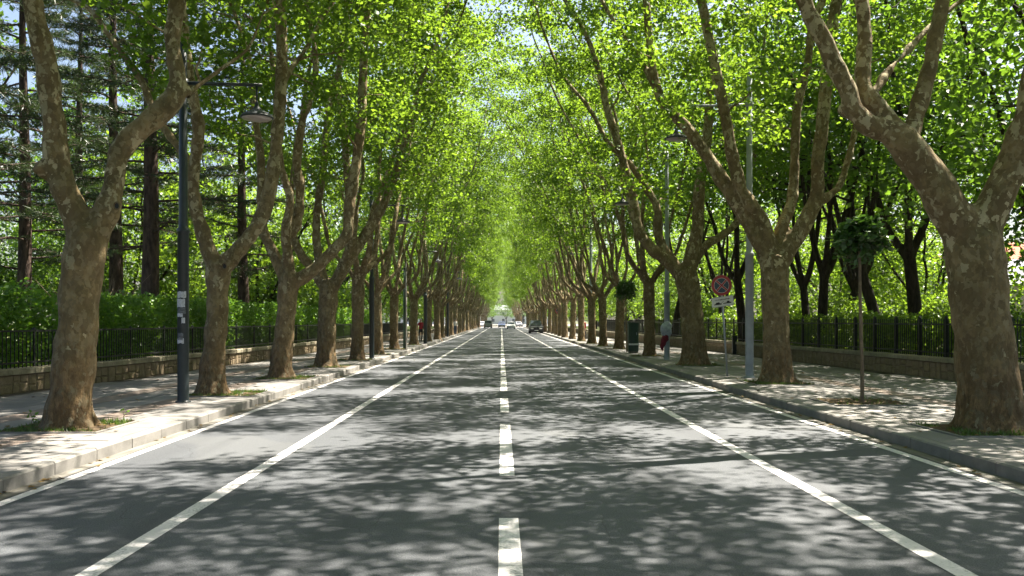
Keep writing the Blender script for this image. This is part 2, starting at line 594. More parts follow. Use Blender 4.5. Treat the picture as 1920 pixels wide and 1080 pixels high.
def smooth_line(pts, rad, step=0.18):
    """Catmull-Rom through the points"""
    pts = np.asarray(pts, float)
    rad = np.asarray(rad, float)
    q = np.vstack([2 * pts[0] - pts[1], pts, 2 * pts[-1] - pts[-2]])
    out, ro = [], []
    for i in range(len(pts) - 1):
        p0, p1, p2, p3 = q[i:i + 4]
        nseg = max(2, int(np.linalg.norm(p2 - p1) / step))
        for t in np.linspace(0, 1, nseg, endpoint=False):
            out.append(0.5 * ((2 * p1) + (-p0 + p2) * t + (2 * p0 - 5 * p1 + 4 * p2 - p3) * t * t + (-p0 + 3 * p1 - 3 * p2 + p3) * t ** 3))
            ro.append(rad[i] * (1 - t) + rad[i + 1] * t)
    out.append(pts[-1])
    ro.append(rad[-1])
    return np.array(out), np.array(ro)


def remesh(V, F, voxel, smooth_it=2):
    me = mk('tmp_solid', V, F)
    o = bpy.data.objects.new('tmp_solid', me)
    COL.objects.link(o)
    m = o.modifiers.new('r', 'REMESH')
    m.mode = 'VOXEL'
    m.voxel_size = voxel
    if smooth_it:
        s = o.modifiers.new('s', 'SMOOTH')
        s.iterations = smooth_it
        s.factor = 0.5
    dg = bpy.context.evaluated_depsgraph_get()
    dg.update()
    me2 = bpy.data.meshes.new_from_object(o.evaluated_get(dg))
    bpy.data.objects.remove(o)
    bpy.data.meshes.remove(me)
    nv, nf = len(me2.vertices), len(me2.polygons)
    V2 = np.empty(nv * 3, np.float32)
    me2.vertices.foreach_get('co', V2)
    V2 = V2.reshape(-1, 3)
    F2 = np.empty(nf * 4, np.int32)
    me2.loops.foreach_get('vertex_index', F2)
    F2 = F2.reshape(-1, 4)
    N2 = np.empty(nv * 3, np.float32)
    me2.vertices.foreach_get('normal', N2)
    N2 = N2.reshape(-1, 3)
    bpy.data.meshes.remove(me2)
    return V2, F2, N2


# ------------------------------------------------------------------ leaves
LOBED_V = np.array([(0, 0.38, 0.05), (0, 0, 0), (0.5, 0.12, -0.05), (0.26, 0.45, 0.02), (0.46, 0.80, -0.07), (0.15, 0.68, 0.0), (0, 1.08, -0.10),
                    (-0.15, 0.68, 0.0), (-0.46, 0.80, -0.07), (-0.26, 0.45, 0.02), (-0.5, 0.12, -0.05)])
LOBED_F = np.array([(0, i, i + 1 if i < 10 else 1) for i in range(1, 11)])
STAR_V = LOBED_V[[1, 2, 3, 4, 6, 8, 9, 10]] + np.array([(0, 0, 0), (0, 0, 0.09), (0, 0, 0.04), (0, 0, 0.1), (0, 0, 0.02), (0, 0, 0.1), (0, 0, 0.04), (0, 0, 0.09)])
STAR_F = np.array([(0, 1, 2, 3, 4), (0, 4, 5, 6, 7)])
OVAL_V = np.array([(0, 0, 0), (0.33, 0.45, 0.07), (0, 1, 0), (-0.33, 0.45, 0.07)])
OVAL_F = np.array([(0, 1, 2), (0, 2, 3)])
NEEDLE_V = np.array([(-0.05, 0, 0), (0.05, 0, 0), (0, 1, 0)])
NEEDLE_F = np.array([(0, 1, 2)])


def leaves(C, size, rng, tmpl='star', upbias=1.1, droop=0.0, direction=None, shade=None):
    TV, TF = {'star': (STAR_V, STAR_F), 'oval': (OVAL_V, OVAL_F), 'needle': (NEEDLE_V, NEEDLE_F), 'lobed': (LOBED_V, LOBED_F)}[tmpl]
    n_ = len(C)
    nrm = rng.normal(size=(n_, 3)) * 0.75
    nrm[:, 2] += upbias
    nrm /= np.linalg.norm(nrm, axis=1, keepdims=True)
    d = rng.normal(size=(n_, 3))
    if direction is not None:
        d = d * 0.45 + direction
    d[:, 2] -= droop
    d -= nrm * (d * nrm).sum(1, keepdims=True)
    d /= np.linalg.norm(d, axis=1, keepdims=True) + 1e-9
    b = np.cross(d, nrm)
    s = size * rng.uniform(0.65, 1.2, n_)
    V = C[:, None] + s[:, None, None] * (TV[None, :, 0:1] * b[:, None] + TV[None, :, 1:2] * d[:, None] + TV[None, :, 2:3] * nrm[:, None])
    k = len(TV)
    F = (TF[None] + (np.arange(n_) * k)[:, None, None]).reshape(-1, TF.shape[1])
    r = rng.uniform(0, 1, n_) if shade is None else np.clip(shade + rng.normal(0, 0.2, n_), 0, 1)
    return V.reshape(-1, 3), F, np.repeat(r, k)


def join(parts):
    V, F, Rn, b = [], [], [], 0
    for v, f, r in parts:
        V.append(v)
        F.append(f + b)
        Rn.append(r)
        b += len(v)
    return np.vstack(V), np.vstack(F), np.concatenate(Rn)


# ------------------------------------------------------------------ tree maker
def grow_targets(limb_nodes, targets, rng, tip=0.012, rscale=0.011):
    """each target joins the nearest wood below it; returns tubes and end nodes"""
    P0 = np.array([p for p, _ in limb_nodes])
    RR = np.array([r for _, r in limb_nodes])
    d0 = np.linalg.norm(targets[:, None] - P0[None], axis=2).min(1)
    order = np.argsort(d0)
    Vs, Fs, b = [], [], 0
    tips = []
    for ti in order:
        t = targets[ti]
        dv = t - P0
        dist = np.linalg.norm(dv, axis=1)
        cost = dist + 0.9 * np.maximum(0, -dv[:, 2] + 0.1) + 0.5 * np.maximum(0, dist * 0.25 - dv[:, 2])
        j = int(np.argmin(cost))
        p0, r0 = P0[j], RR[j]
        L = dist[j]
        mid = (p0 + t) / 2 + np.array([rng.normal(0, 0.08), rng.normal(0, 0.08), rng.uniform(-0.02, 0.14)]) * L
        ts = np.linspace(0, 1, max(4, int(L / 0.35) + 2))[:, None]
        pts = (1 - ts) ** 2 * p0 + 2 * ts * (1 - ts) * mid + ts ** 2 * t
        pts[1:-1] += rng.normal(0, 0.03, (len(pts) - 2, 3))
        rb = min(r0 * 0.75, tip + rscale * L)
        rad = np.linspace(rb, tip * 0.7, len(pts))
        v, f = tube(pts, rad, 5, False)
        Vs.append(v)
        Fs.append(np.array(f) + b)
        b += len(v)
        sel = pts[2:]
        P0 = np.vstack([P0, sel])
        RR = np.concatenate([RR, rad[2:]])
        tips.append((pts, t))
    return np.vstack(Vs), np.vstack(Fs), tips


def crown_targets(n_, rng, x0, x1, ry, z0, z1, hollow=1.3):
    out = []
    xc, rx = (x0 + x1) / 2, (x1 - x0) / 2
    while len(out) < n_:
        x, y = rng.uniform(x0, x1), rng.uniform(-ry, ry)
        u = ((x - xc) / rx) ** 2 + (y / ry) ** 2
        if u > 1:
            continue
        zl = z0 + hollow * (1 - u)
        zt = z0 + 1.0 + (z1 - z0 - 1.0) * math.sqrt(1 - 0.85 * u)
        z = rng.uniform(zl, zt)
        shell = (z - zl < 2.6) or (zt - z < 2.2) or u > 0.45
        if not shell and rng.uniform() > 0.45:
            continue
        out.append((x, y, z))
    return np.array(out)


def avenue_targets(n_, rng, x0, x1, ry, z0, z1):
    """crown of an avenue tree: narrow below, spreading upwards over the road; the road side is the longer one"""
    out = []
    flip = abs(x0) > abs(x1)
    far, near = (abs(x0), abs(x1)) if flip else (abs(x1), abs(x0))
    while len(out) < n_:
        t = rng.uniform(0, 1)
        xr = far * np.interp(t, [0, 0.25, 0.5, 0.8, 1], [0.46, 0.68, 0.85, 1.0, 0.86])
        xl = -near * np.interp(t, [0, 0.25, 0.6, 1], [0.62, 0.9, 1.0, 0.55])
        yy = ry * np.interp(t, [0, 0.3, 0.7, 1], [0.72, 1.0, 1.0, 0.6])
        x, y = rng.uniform(xl, xr), rng.uniform(-yy, yy)
        xc, rx = (xr + xl) / 2, (xr - xl) / 2
        u = (abs(x - xc) / rx) ** 2.4 + (abs(y) / yy) ** 2.4
        if u > 1:
            continue
        if t < 0.34 and u < 0.45 and rng.uniform() < 0.85:
            continue
        if u < 0.3 and t < 0.8 and rng.uniform() < 0.5:
            continue
        out.append((-x if flip else x, y, z0 + t * (z1 - z0)))
    return np.array(out)


def spread(T, rng, mind):
    """drop targets that sit too close to others, so clumps and gaps form"""
    keep = []
    for t in T:
        if all((t[0] - k[0]) ** 2 + (t[1] - k[1]) ** 2 + (t[2] - k[2]) ** 2 > mind * mind for k in keep):
            keep.append(t)
    return np.array(keep)


def split_thin(lines, voxel):
    """stout wood to be merged into one body; thin ends stay tubes rooted inside it"""
    V, F, stout = [], [], []
    b = 0
    for pts, rad in lines:
        lim = voxel * 1.15
        k = next((i for i in range(len(rad)) if rad[i] < lim), len(rad))
        if k >= 2:
            stout.append((pts[:k], rad[:k]))
        if k < len(rad):
            a = max(0, k - 2)
            v, f = tube(pts[a:], rad[a:], 7, False)
            V.append(v)
            F.append(np.array(f) + b)
            b += len(v)
    return stout, V, F, b


def wood_mesh(name, lines, twV, twF, voxel, mat, flare=0.30, seed=0, lump=0.034):
    g = G()
    stout, tV, tF, nb = split_thin(lines, voxel)
    for pts, rad in stout:
        g.tube(pts, rad, 12)
    if nb:
        twF = np.vstack(tF + [twF + nb])
        twV = np.vstack(tV + [twV])
    V, F, Nn = remesh(g.V, g.F, voxel)
    off = Vector((seed * 13.1, seed * 7.7, 0))
    a = np.arctan2(V[:, 1], V[:, 0])
    fl = flare * np.exp(-np.clip(V[:, 2], 0, None) / 0.16) * (1 + 0.35 * np.sin(5 * a + seed) + 0.25 * np.sin(8 * a + 2 * seed))
    low = V[:, 2] < 1.6
    V[low, 0] *= (1 + fl[low])
    V[low, 1] *= (1 + fl[low])
    dsp = np.empty(len(V), np.float32)
    for i, v in enumerate(V):
        q = Vector(v) + off
        dsp[i] = mnoise.noise(q * 2.6) * lump + mnoise.noise(Vector((q.x * 8, q.y * 8, q.z * 4))) * lump * 0.55
    dsp *= np.where(V[:, 2] < 6, 1.0, 0.5)
    V = V + Nn * dsp[:, None]
    if twV is not None:
        F = np.vstack([F, twF + len(V)])
        V = np.vstack([V, twV])
    return mk(name, V, F, mat, smooth=True)


def extend(pts, rad, rng, ztop, lean=(0, 0)):
    """carry a limb on upwards with small bends until it thins out"""
    pts, rad = [np.array(p, float) for p in pts], list(rad)
    d = pts[-1] - pts[-2]
    d /= np.linalg.norm(d)
    r = rad[-1]
    while pts[-1][2] < ztop and r > 0.022:
        d = d + rng.normal(0, 0.10, 3) + np.array([lean[0] * 0.05, lean[1] * 0.05, 0.08])
        d /= np.linalg.norm(d)
        pts.append(pts[-1] + d * 0.8)
        r *= 0.90
        rad.append(r)
    return pts, rad


def build_plane_tree(seed, lines_raw, crown, n_targets, leaf_size=0.116, per=185, voxel=0.042, sprouts=()):
    rng = np.random.default_rng(seed)
    lines = [smooth_line(p, r) for p, r in lines_raw]
    nodes = []
    for pts, rad in lines[1:]:
        for p, r in zip(pts[::2], rad[::2]):
            if p[2] > 4.2:
                nodes.append((p, r))
    T = avenue_targets(n_targets * 3, rng, *crown)
    T = spread(T, rng, 1.0)[:n_targets]
    twV, twF, tips = grow_targets(nodes, T, rng)
    Cs, sh = [], []
    for pts, t in tips:
        m_ = int(per * rng.uniform(0.55, 1.35))
        base = rng.uniform(0.25, 0.75)
        c = t + rng.normal(0, 1, (m_, 3)) * np.array([0.37, 0.37, 0.21])
        Cs.append(c)
        sh.append(np.full(m_, base))
        k = int(16 * rng.uniform(0.5, 1.5))
        q = pts[rng.integers(len(pts) // 2, len(pts), k)] + rng.normal(0, 0.13, (k, 3))
        Cs.append(q)
        sh.append(np.full(k, base))
    for s in sprouts:
        c = np.array(s[:3]) + rng.normal(0, 1, (int(s[4]), 3)) * np.array([s[3], s[3], s[3] * 0.7])
        Cs.append(c)
        sh.append(np.full(len(c), 0.55))
    C = np.vstack(Cs)
    V, F, Rn = leaves(C, leaf_size, rng, 'star', 1.0, 0.25, shade=np.concatenate(sh))
    crown_me = mk('crown', V, F, 'plane_leaf', rnd=Rn)
    wood = wood_mesh('trunk', lines, twV, twF, voxel, 'plane_bark', seed=seed)
    return wood, crown_me


def hero(base, d, trunk, limbs, seed, crown, n_targets, ztops=14.5, road=1, flipd=None, sprouts=()):
    """a tree whose trunk and limbs follow the photo; base = (px, py) of its foot; limbs: (dy, [(px,py,rpx)...])"""
    B = P(base[0], base[1], d)
    B[2] = 0.15
    rng = np.random.default_rng(seed + 900)
    k = d / FPX
    tl = [(P(x, y, d) - B, r * k) for x, y, r in trunk]
    tl[0] = (np.array([tl[0][0][0], tl[0][0][1], -0.25]), tl[0][1])
    lines = [([p for p, _ in tl], [r for _, r in tl])]
    for limb in limbs:
        dy0, dy1, pts = limb[0], limb[1], limb[2]
        n_ = len(pts)
        pl, rl = [], []
        for i, (x, y, r) in enumerate(pts):
            dd = d + dy0 + (dy1 - dy0) * (i / (n_ - 1))
            q = P(x, y, dd) - B
            pl.append(q)
            rl.append(r * dd / FPX * (0.93 - 0.10 * i / (n_ - 1)))
        if len(limb) < 4 or limb[3]:
            pl, rl = extend(pl, rl, rng, ztops, (road * 0.5, np.sign(dy1) * 0.4))
        lines.append((pl, rl))
    wood, cr = build_plane_tree(seed, lines, crown, n_targets, sprouts=sprouts)
    return B, wood, cr


def generic(seed, n_targets=112):
    rng = np.random.default_rng(seed)
    zf = rng.uniform(2.6, 3.1)
    lean = rng.normal(0, 0.12, 2)
    lines = [([np.array([0, 0, -0.25]), np.array([lean[0] * 0.3, lean[1] * 0.3, 1.2]), np.array([lean[0], lean[1], zf])], [0.27, 0.235, 0.25])]
    azs = [rng.uniform(-25, 25), rng.uniform(85, 115), rng.uniform(165, 200), rng.uniform(255, 285), rng.uniform(25, 60), rng.uniform(300, 335)]
    for i, a in enumerate(azs):
        if i >= 4 and rng.uniform() < 0.35:
            continue
        a = R(a)
        out = np.array([math.cos(a), math.sin(a), 0])
        side = np.array([-out[1], out[0], 0])
        f0 = np.array([lean[0], lean[1], zf])
        r0 = rng.uniform(0.085, 0.13)
        tl = rng.uniform(0.5, 1.1) * (1.25 if i == 0 else 1.0)
        pts = [f0 - np.array([0, 0, 0.15]), f0 + out * 0.38 + np.array([0, 0, 0.42]), f0 + out * (0.5 + tl * 0.6) + np.array([0, 0, 1.2]) + side * rng.normal(0, 0.15)]
        q = pts[-1] + out * rng.uniform(0.1, 0.4) + np.array([0, 0, 1.1]) + side * rng.normal(0, 0.2)
        pts.append(q)
        q = q + out * rng.uniform(0.0, 0.5) + np.array([0, 0, 1.4]) + side * rng.normal(0, 0.25)
        pts.append(q)
        pl, rl = extend(pts, [r0 * 1.15, r0, r0 * 0.9, r0 * 0.8, r0 * 0.72], rng, 15.0, (out[0] * 0.5, out[1] * 0.5))
        lines.append((pl, rl))
    return build_plane_tree(seed, lines, (-4.0, 6.4, 3.8, 6.4, 17.5), n_targets, voxel=0.05)


# ================================================================== THE SETTING
def struct(name, me, parent=None, loc=(0, 0, 0)):
    o = ob(name, me, parent, loc)
    if parent is None:
        o['kind'] = 'structure'
    return o


def sheet(name, x0, x1, y0, y1, z, mat, parent=None):
    return struct(name, mk(name, [(x0, y0, z), (x1, y0, z), (x1, y1, z), (x0, y1, z)], [(0, 1, 2, 3)], mat), parent)


XL, XR = -4.90, 5.43                    # kerb faces
KW, KH = 0.15, 0.15
YEND = 215.0
sheet('ground', -900, 900, -40, 1800, -0.03, 'ground_far')
road = sheet('road', XL, XR, -12, YEND, 0.0, 'asphalt')


def strip(name, x0, x1, y0, y1, z=0.004, mat='road_paint'):
    return sheet(name, x0, x1, y0, y1, z, mat, road)


sheet('gutter', XL, XL + 0.17, -12, YEND, 0.004, 'gutter_concrete', road)
sheet('gutter', XR - 0.20, XR, -12, YEND, 0.004, 'gutter_concrete', road)
strip('lane_line', -2.835, -2.685, -12, YEND - 4)
strip('lane_line', 3.02, 3.17, -12, YEND - 4)
strip('edge_line', -4.70, -4.58, -12, YEND - 4)
strip('edge_line', 5.05, 5.18, -12, YEND - 4)
for y0, y1 in ((2.2, 7.33), (9.32, 14.0), (15.8, 18.6), (20.6, 25.6), (26.4, 31.5), (32.3, 38.5), (39.2, 47), (48, 57), (58, 68), (69, 82), (83, 98), (99, 118), (119, 140), (141, 165), (166, 195)):
    strip('centre_dash', -0.02, 0.145, y0, y1)

# pavements: bed, individual slabs, kerb stones
WALL_L = [(-11.6, 4.0), (-11.2, 10.0), (-10.5, 17.9), (-9.95, 22.0), (-9.6, 28.0), (-9.2, 40.0), (-8.75, 55.0), (-8.5, 80.0), (-8.3, 130.0)]
WALL_R = [(12.1, 4.0), (11.9, 10.0), (11.65, 21.0), (11.5, 28.0), (11.1, 34.0), (10.8, 42.0), (10.2, 52.0), (9.7, 70.0), (9.3, 130.0)]


def wall_x(poly, y):
    return float(np.interp(y, [p[1] for p in poly], [p[0] for p in poly]))


TREES_L = [(12.4, -6.28), (17.9, -6.04), (22.8, -5.91), (28.6, -5.90), (33.6, -5.67), (39.2, -5.64), (46.0, -5.80), (54.5, -5.60)]
TREES_R = [(12.2, 7.05), (21.3, 6.90), (29.6, 6.72), (37.4, 6.50), (46.5, 6.40), (51.5, 6.15), (57.0, 6.05), (64.0, 6.0)]
SLX, SLY = 0.5, 0.7
Y0L, Y0R = 11.7, 11.3


def pit_rect(side, x, y):
    if side < 0:
        gx0, gy0 = XL - KW, Y0L
    else:
        gx0, gy0 = XR + KW, Y0R
    i = round((abs(x - gx0) - 0.75) / SLX)
    j = round((y - 0.7 - gy0) / SLY)
    xa = gx0 + side * i * SLX
    xb = gx0 + side * (i + 3) * SLX
    return min(xa, xb), max(xa, xb), gy0 + j * SLY, gy0 + (j + 2) * SLY


PITS = {-1: [pit_rect(-1, x, y) for y, x in TREES_L], 1: [pit_rect(1, x, y) for y, x in TREES_R] + [pit_rect(1, 6.85, 16.2)]}


def pavement(name, side, xk, wall, gy0, red_x):
    ys = [-12] + [p[1] for p in wall if p[1] > -12] + [YEND]
    xb = xk + side * KW
    V, F = [], []
    for i, y in enumerate(ys):
        V += [(xb, y, KH - 0.012), (wall_x(wall, y), y, KH - 0.012), (xb, y, -0.05), (wall_x(wall, y), y, -0.05)]
        if i:
            a, b = 4 * (i - 1), 4 * i
            F.append((a, a + 1, b + 1, b) if side < 0 else (a, b, b + 1, a + 1))
    bed = struct(name, mk(name, V, F, 'paving_bed'))
    gap = 0.016
    g = G().box(-SLX / 2 + gap / 2, SLX / 2 - gap / 2, -SLY / 2 + gap / 2, SLY / 2 - gap / 2, -0.03, 0.0)
    meA, meB = g.mesh('paving_slab', 'paving'), g.mesh('paving_slab', 'paving_red')
    spots = []
    for j in range(-16, 86):
        y = gy0 + (j + 0.5) * SLY
        for i in range(0, 16):
            x = xb + side * (i + 0.5) * SLX
            if abs(x) + SLX / 2 > abs(wall_x(wall, y)):
                continue
            if any(r[0] < x < r[1] and r[2] < y < r[3] for r in PITS[side]):
                continue
            px = VX + x * FPX / max(y, 0.5)
            if y < 5 or px < -60 or px > 1990:
                continue
            red = abs(abs(x) - red_x) < 0.3 or abs(abs(x) - red_x + 1.75) < 0.13
            spots.append((y, x, red))
    spots.sort()
    rr = random.Random(3)
    for y, x, red in spots[:300]:
        o = ob('paving_slab', meB if red else meA, bed, (x, y, KH + rr.uniform(-0.003, 0.003)))
        o.rotation_euler = (rr.uniform(-0.004, 0.004), rr.uniform(-0.004, 0.004), rr.uniform(-0.004, 0.004))
    V, F, mi, b = [], [], [], 0
    for y, x, red in spots[300:]:
        z = KH + rr.uniform(-0.003, 0.003)
        V += [(x + sx * (SLX - gap) / 2, y + sy * (SLY - gap) / 2, zz) for zz in (z - 0.03, z) for sx, sy in ((-1, -1), (1, -1), (1, 1), (-1, 1))]
        F += [(b + 4, b + 5, b + 6, b + 7), (b, b + 1, b + 5, b + 4), (b + 1, b + 2, b + 6, b + 5), (b + 2, b + 3, b + 7, b + 6), (b + 3, b, b + 4, b + 7)]
        mi += [1 if red else 0] * 5
        b += 8
    ob('paving_slab', mk('paving_slab', V, F, ['paving', 'paving_red'], midx=mi), bed)['kind'] = 'stuff'
    yl = spots[-1][0]
    V = [(xb, yl + 0.36, KH), (wall_x(wall, yl), yl + 0.36, KH), (wall_x(wall, 110), 110, KH), (wall_x(wall, YEND), YEND, KH), (xb, YEND, KH)]
    ob('paving', mk('paving', V, [(0, 1, 2, 3, 4) if side < 0 else (4, 3, 2, 1, 0)], 'paving_far'), bed)
    # kerb
    kb = G().box(min(xk + side * 0.02, xb), max(xk + side * 0.02, xb), -12, YEND, -0.05, KH - 0.02).obj('kerb', 'gutter_concrete')
    kb['kind'] = 'structure'
    L = 0.98
    c = 0.018
    x0, x1 = 0.0, side * (KW - 0.002)
    prof = [(x0, -0.06), (x0, KH - c), (x0 + side * c, KH + 0.002), (x1, KH + 0.002), (x1, -0.06)]
    kme = G().prism(prof, 'y', -L / 2 + 0.006, L / 2 - 0.006).mesh('kerb_stone', 'kerb_granite')
    for i in range(90):
        y = 3.0 + i * L
        o = ob('kerb_stone', kme, kb, (xk + rr.uniform(-0.004, 0.004), y, rr.uniform(-0.003, 0.003)))
        o.rotation_euler = (0, 0, rr.uniform(-0.003, 0.003))
    ob('kerb_run', G().prism(prof, 'y', 3.0 + 89.5 * L, YEND).mesh('kerb_run', 'kerb_granite'), kb, (xk, 0, 0))
    return bed


pav_l = pavement('pavement_left', -1, XL, WALL_L, Y0L, 8.0)
pav_r = pavement('pavement_right', 1, XR, WALL_R, Y0R, 8.45)

# parkland behind the walls
for nm, wl, far in (('park_ground_left', WALL_L, -260), ('park_ground_right', WALL_R, 260)):
    V, F = [], []
    ys = [-12] + [p[1] for p in wl] + [YEND]
    s = 1 if far > 0 else -1
    for i, y in enumerate(ys):
        x = wall_x(wl, y) + s * 0.3
        V += [(x, y, 0.30), (far, y, 0.30)]
        if i:
            a, b = 2 * (i - 1), 2 * i
            F.append((a, a + 1, b + 1, b) if s > 0 else (a, b, b + 1, a + 1))
    struct(nm, mk(nm, V, F, 'lawn'))


# ------------------------------------------------------------------ walls, fences
def along(poly, s0=0.0):
    p = np.array(poly)
    seg = np.linalg.norm(np.diff(p, axis=0), axis=1)
    cum = np.concatenate([[0], np.cumsum(seg)])

    def at(s):
        return np.array([np.interp(s, cum, p[:, 0]), np.interp(s, cum, p[:, 1])])

    def frame(s):
        t = at(s + 0.2) - at(s - 0.2)
        t /= np.linalg.norm(t)
        return t
    return at, frame, cum[-1]


def stone_wall(side, poly, label, y_vis, gap_at=None):
    at, fr, L = along(poly)
    root = thing('stone_wall', label, 'wall')
    rr = random.Random(5 + side)

    def P3(s, off, z):                      # off > 0 towards the pavement
        t = fr(s)
        nrm = np.array([t[1], -t[0]]) * (1 if side < 0 else -1)
        q = at(s)
        return (q[0] + nrm[0] * off, q[1] + nrm[1] * off, z)
    ztop = 0.54 if side < 0 else 0.60
    # mortar core
    V, F = [], []
    ss = np.linspace(0, L, 60)
    for i, s in enumerate(ss):
        V += [P3(s, -0.02, -0.05), P3(s, -0.02, ztop), P3(s, -0.32, ztop), P3(s, -0.32, -0.05)]
        if i:
            a, b = 4 * (i - 1), 4 * i
            F += [(a + k, a + (k + 1) % 4, b + (k + 1) % 4, b + k) for k in range(4)]
    F += [(0, 1, 2, 3), tuple(len(V) - 4 + k for k in (3, 2, 1, 0))]
    me = mk('core', V, F, 'mortar')
    ob('core', me, root)
    # stones
    s_start = next(s for s in np.linspace(0, L, 400) if at(s)[1] > y_vis)
    cnt = 0
    s = s_start
    stuffV, stuffF = [], []
    cols = []
    while s < L - 0.5 and at(s)[1] < 100:
        w = rr.uniform(0.20, 0.40)
        cols.append((s, s + w))
        s += w
    z0, z1 = KH - 0.02, ztop
    sk = 0.0
    for (a, b) in cols:
        zm = z0 + (z1 - z0) * rr.uniform(0.35, 0.65)
        nsk = rr.uniform(-0.06, 0.06)
        rows = [(z0, zm), (zm, z1)] if rr.random() < 0.72 else [(z0, z1)]
        if len(rows) == 1 and b - a > 0.34:
            rows = [(z0, zm), (zm, z1)]
        for (u, v) in rows:
            m_ = 0.009
            l0 = sk * (u - z0) / (z1 - z0)
            l1 = sk * (v - z0) / (z1 - z0)
            r0_ = nsk * (u - z0) / (z1 - z0)
            r1_ = nsk * (v - z0) / (z1 - z0)
            dep = rr.uniform(0.002, 0.016)
            ch = 0.022
            mid = (a + b) / 2
            j = lambda: rr.uniform(-0.012, 0.012)
            q = [(a + l0 + m_, u + m_), (mid + j(), u + m_ + j() * 0.5), (b + r0_ - m_, u + m_), (b + r1_ - m_ + j(), v - m_), (mid + j(), v - m_ + j() * 0.5), (a + l1 + m_ + j(), v - m_)]
            cs, cz = sum(x for x, _ in q) / 6, sum(z for _, z in q) / 6
            inn = [(cs + (x - cs) * (1 - ch / (b - a) * 2.2), cz + (z - cz) * (1 - ch / (v - u) * 2.0)) for x, z in q]
            V = [P3(x, -0.025, z) for x, z in q] + [P3(x, dep, z) for x, z in inn]
            F = [(6, 7, 8, 9, 10, 11)] + [(k, (k + 1) % 6, 6 + (k + 1) % 6, 6 + k) for k in range(6)]
            cnt += 1
            if cnt <= 300:
                ob('stone', G().add(V, F).mesh('stone', 'wall_stone'), root)
            else:
                bb = len(stuffV)
                stuffV += V
                stuffF += [tuple(i + bb for i in f) for f in F]
        sk = nsk
    if stuffV:
        G().add(stuffV, stuffF).obj('stone', 'wall_stone', root)['kind'] = 'stuff'
    # cap stones
    s = max(0.0, s_start - 1.0)
    cnt = 0
    while s < L - 1.0:
        w = 0.85 if at(s)[1] < 62 else 12.0
        w = min(w, L - s)
        e = 0.005
        c0, c1 = s + e, s + w - e
        za, zb = ztop + 0.001, ztop + 0.125
        V = [P3(x, o_, z) for x in (c0, c1) for o_, z in ((0.055, za), (0.055, zb - 0.02), (0.035, zb), (-0.35, zb), (-0.37, zb - 0.02), (-0.37, za))]
        F = [(0, 1, 2, 3, 4, 5), (11, 10, 9, 8, 7, 6)] + [(k, k + 6, (k + 1) % 6 + 6, (k + 1) % 6) for k in range(6)]
        ob('cap_stone', G().add(V, F).mesh('cap_stone', 'cap_stone'), root)
        s += w
    return root, P3, at, s_start, L, ztop + 0.125


def iron_fence(side, W, label, zr, ztip, post_every, tall_post, pw=0.035):
    root_w, P3, at, s0, L, zc = W
    root = thing('iron_fence', label, 'fence')
    s1 = min(L - 0.3, s0 + 62)
    off = -0.16
    for z, h in ((zr, 0.022), (zc + 0.11, 0.02)):
        V, F = [], []
        ss = np.arange(s0 - 1, s1, 1.0)
        for i, s in enumerate(ss):
            V += [P3(s, off + a, z + b) for a, b in ((-0.018, -h), (0.018, -h), (0.018, h), (-0.018, h))]
            if i:
                a, b = 4 * (i - 1), 4 * i
                F += [(a + k, a + (k + 1) % 4, b + (k + 1) % 4, b + k) for k in range(4)]
        G().add(V, F).obj('rail', 'iron', root)
    # balusters
    hgt = ztip - zc
    me = G()
    me.box(-0.009, 0.009, -0.009, 0.009, -0.02, hgt - 0.05)
    me.add([(-0.016, -0.016, hgt - 0.05), (0.016, -0.016, hgt - 0.05), (0.016, 0.016, hgt - 0.05), (-0.016, 0.016, hgt - 0.05), (0, 0, hgt)], [(0, 3, 2, 1), (0, 1, 4), (1, 2, 4), (2, 3, 4), (3, 0, 4)])
    bme = me.mesh('baluster', 'iron')
    pme = G().box(-pw, pw, -pw, pw, -0.02, hgt + tall_post).add([(-0.045, -0.045, hgt + tall_post), (0.045, -0.045, hgt + tall_post), (0.045, 0.045, hgt + tall_post), (-0.045, 0.045, hgt + tall_post), (0, 0, hgt + tall_post + 0.06)], [(0, 3, 2, 1), (0, 1, 4), (1, 2, 4), (2, 3, 4), (3, 0, 4)]).mesh('post', 'iron')
    s, i = s0 - 0.5, 0
    sp = 0.125
    far = G()
    while s < s1:
        q = P3(s, off, zc)
        if i % post_every == 0:
            ob('post', pme, root, q)
        elif i < 325:
            ob('baluster', bme, root, q)
        else:
            far.box(q[0] - 0.009, q[0] + 0.009, q[1] - 0.009, q[1] + 0.009, zc - 0.02, ztip)
        s += sp
        i += 1
    if far.V:
        far.obj('baluster', 'iron', root)['kind'] = 'stuff'
    return root


W_L = stone_wall(-1, WALL_L, 'low rubble stone wall with pale capping along the left pavement', 15.5)
W_R = stone_wall(1, WALL_R, 'low rubble stone wall with pale capping along the right pavement', 17.5)
iron_fence(-1, W_L, 'black iron railing on the left wall in front of the dark hedge', 1.47, 1.50, 16, 0.0, 0.02)
iron_fence(1, W_R, 'black spear-topped iron railing on the right wall below the bright shrubs', 1.60, 1.76, 11, 0.03)
# ================================================================== PLANE TREES OF THE AVENUE
def tree_thing(name, label, cat, loc, wood, crown, rz=0.0, scale=1.0, group=None, wname='trunk', cname='crown'):
    t = thing(name, label, cat, loc, rz, group)
    t.scale = (scale,) * 3
    ob(wname, wood, t)
    ob(cname, crown, t)
    return t


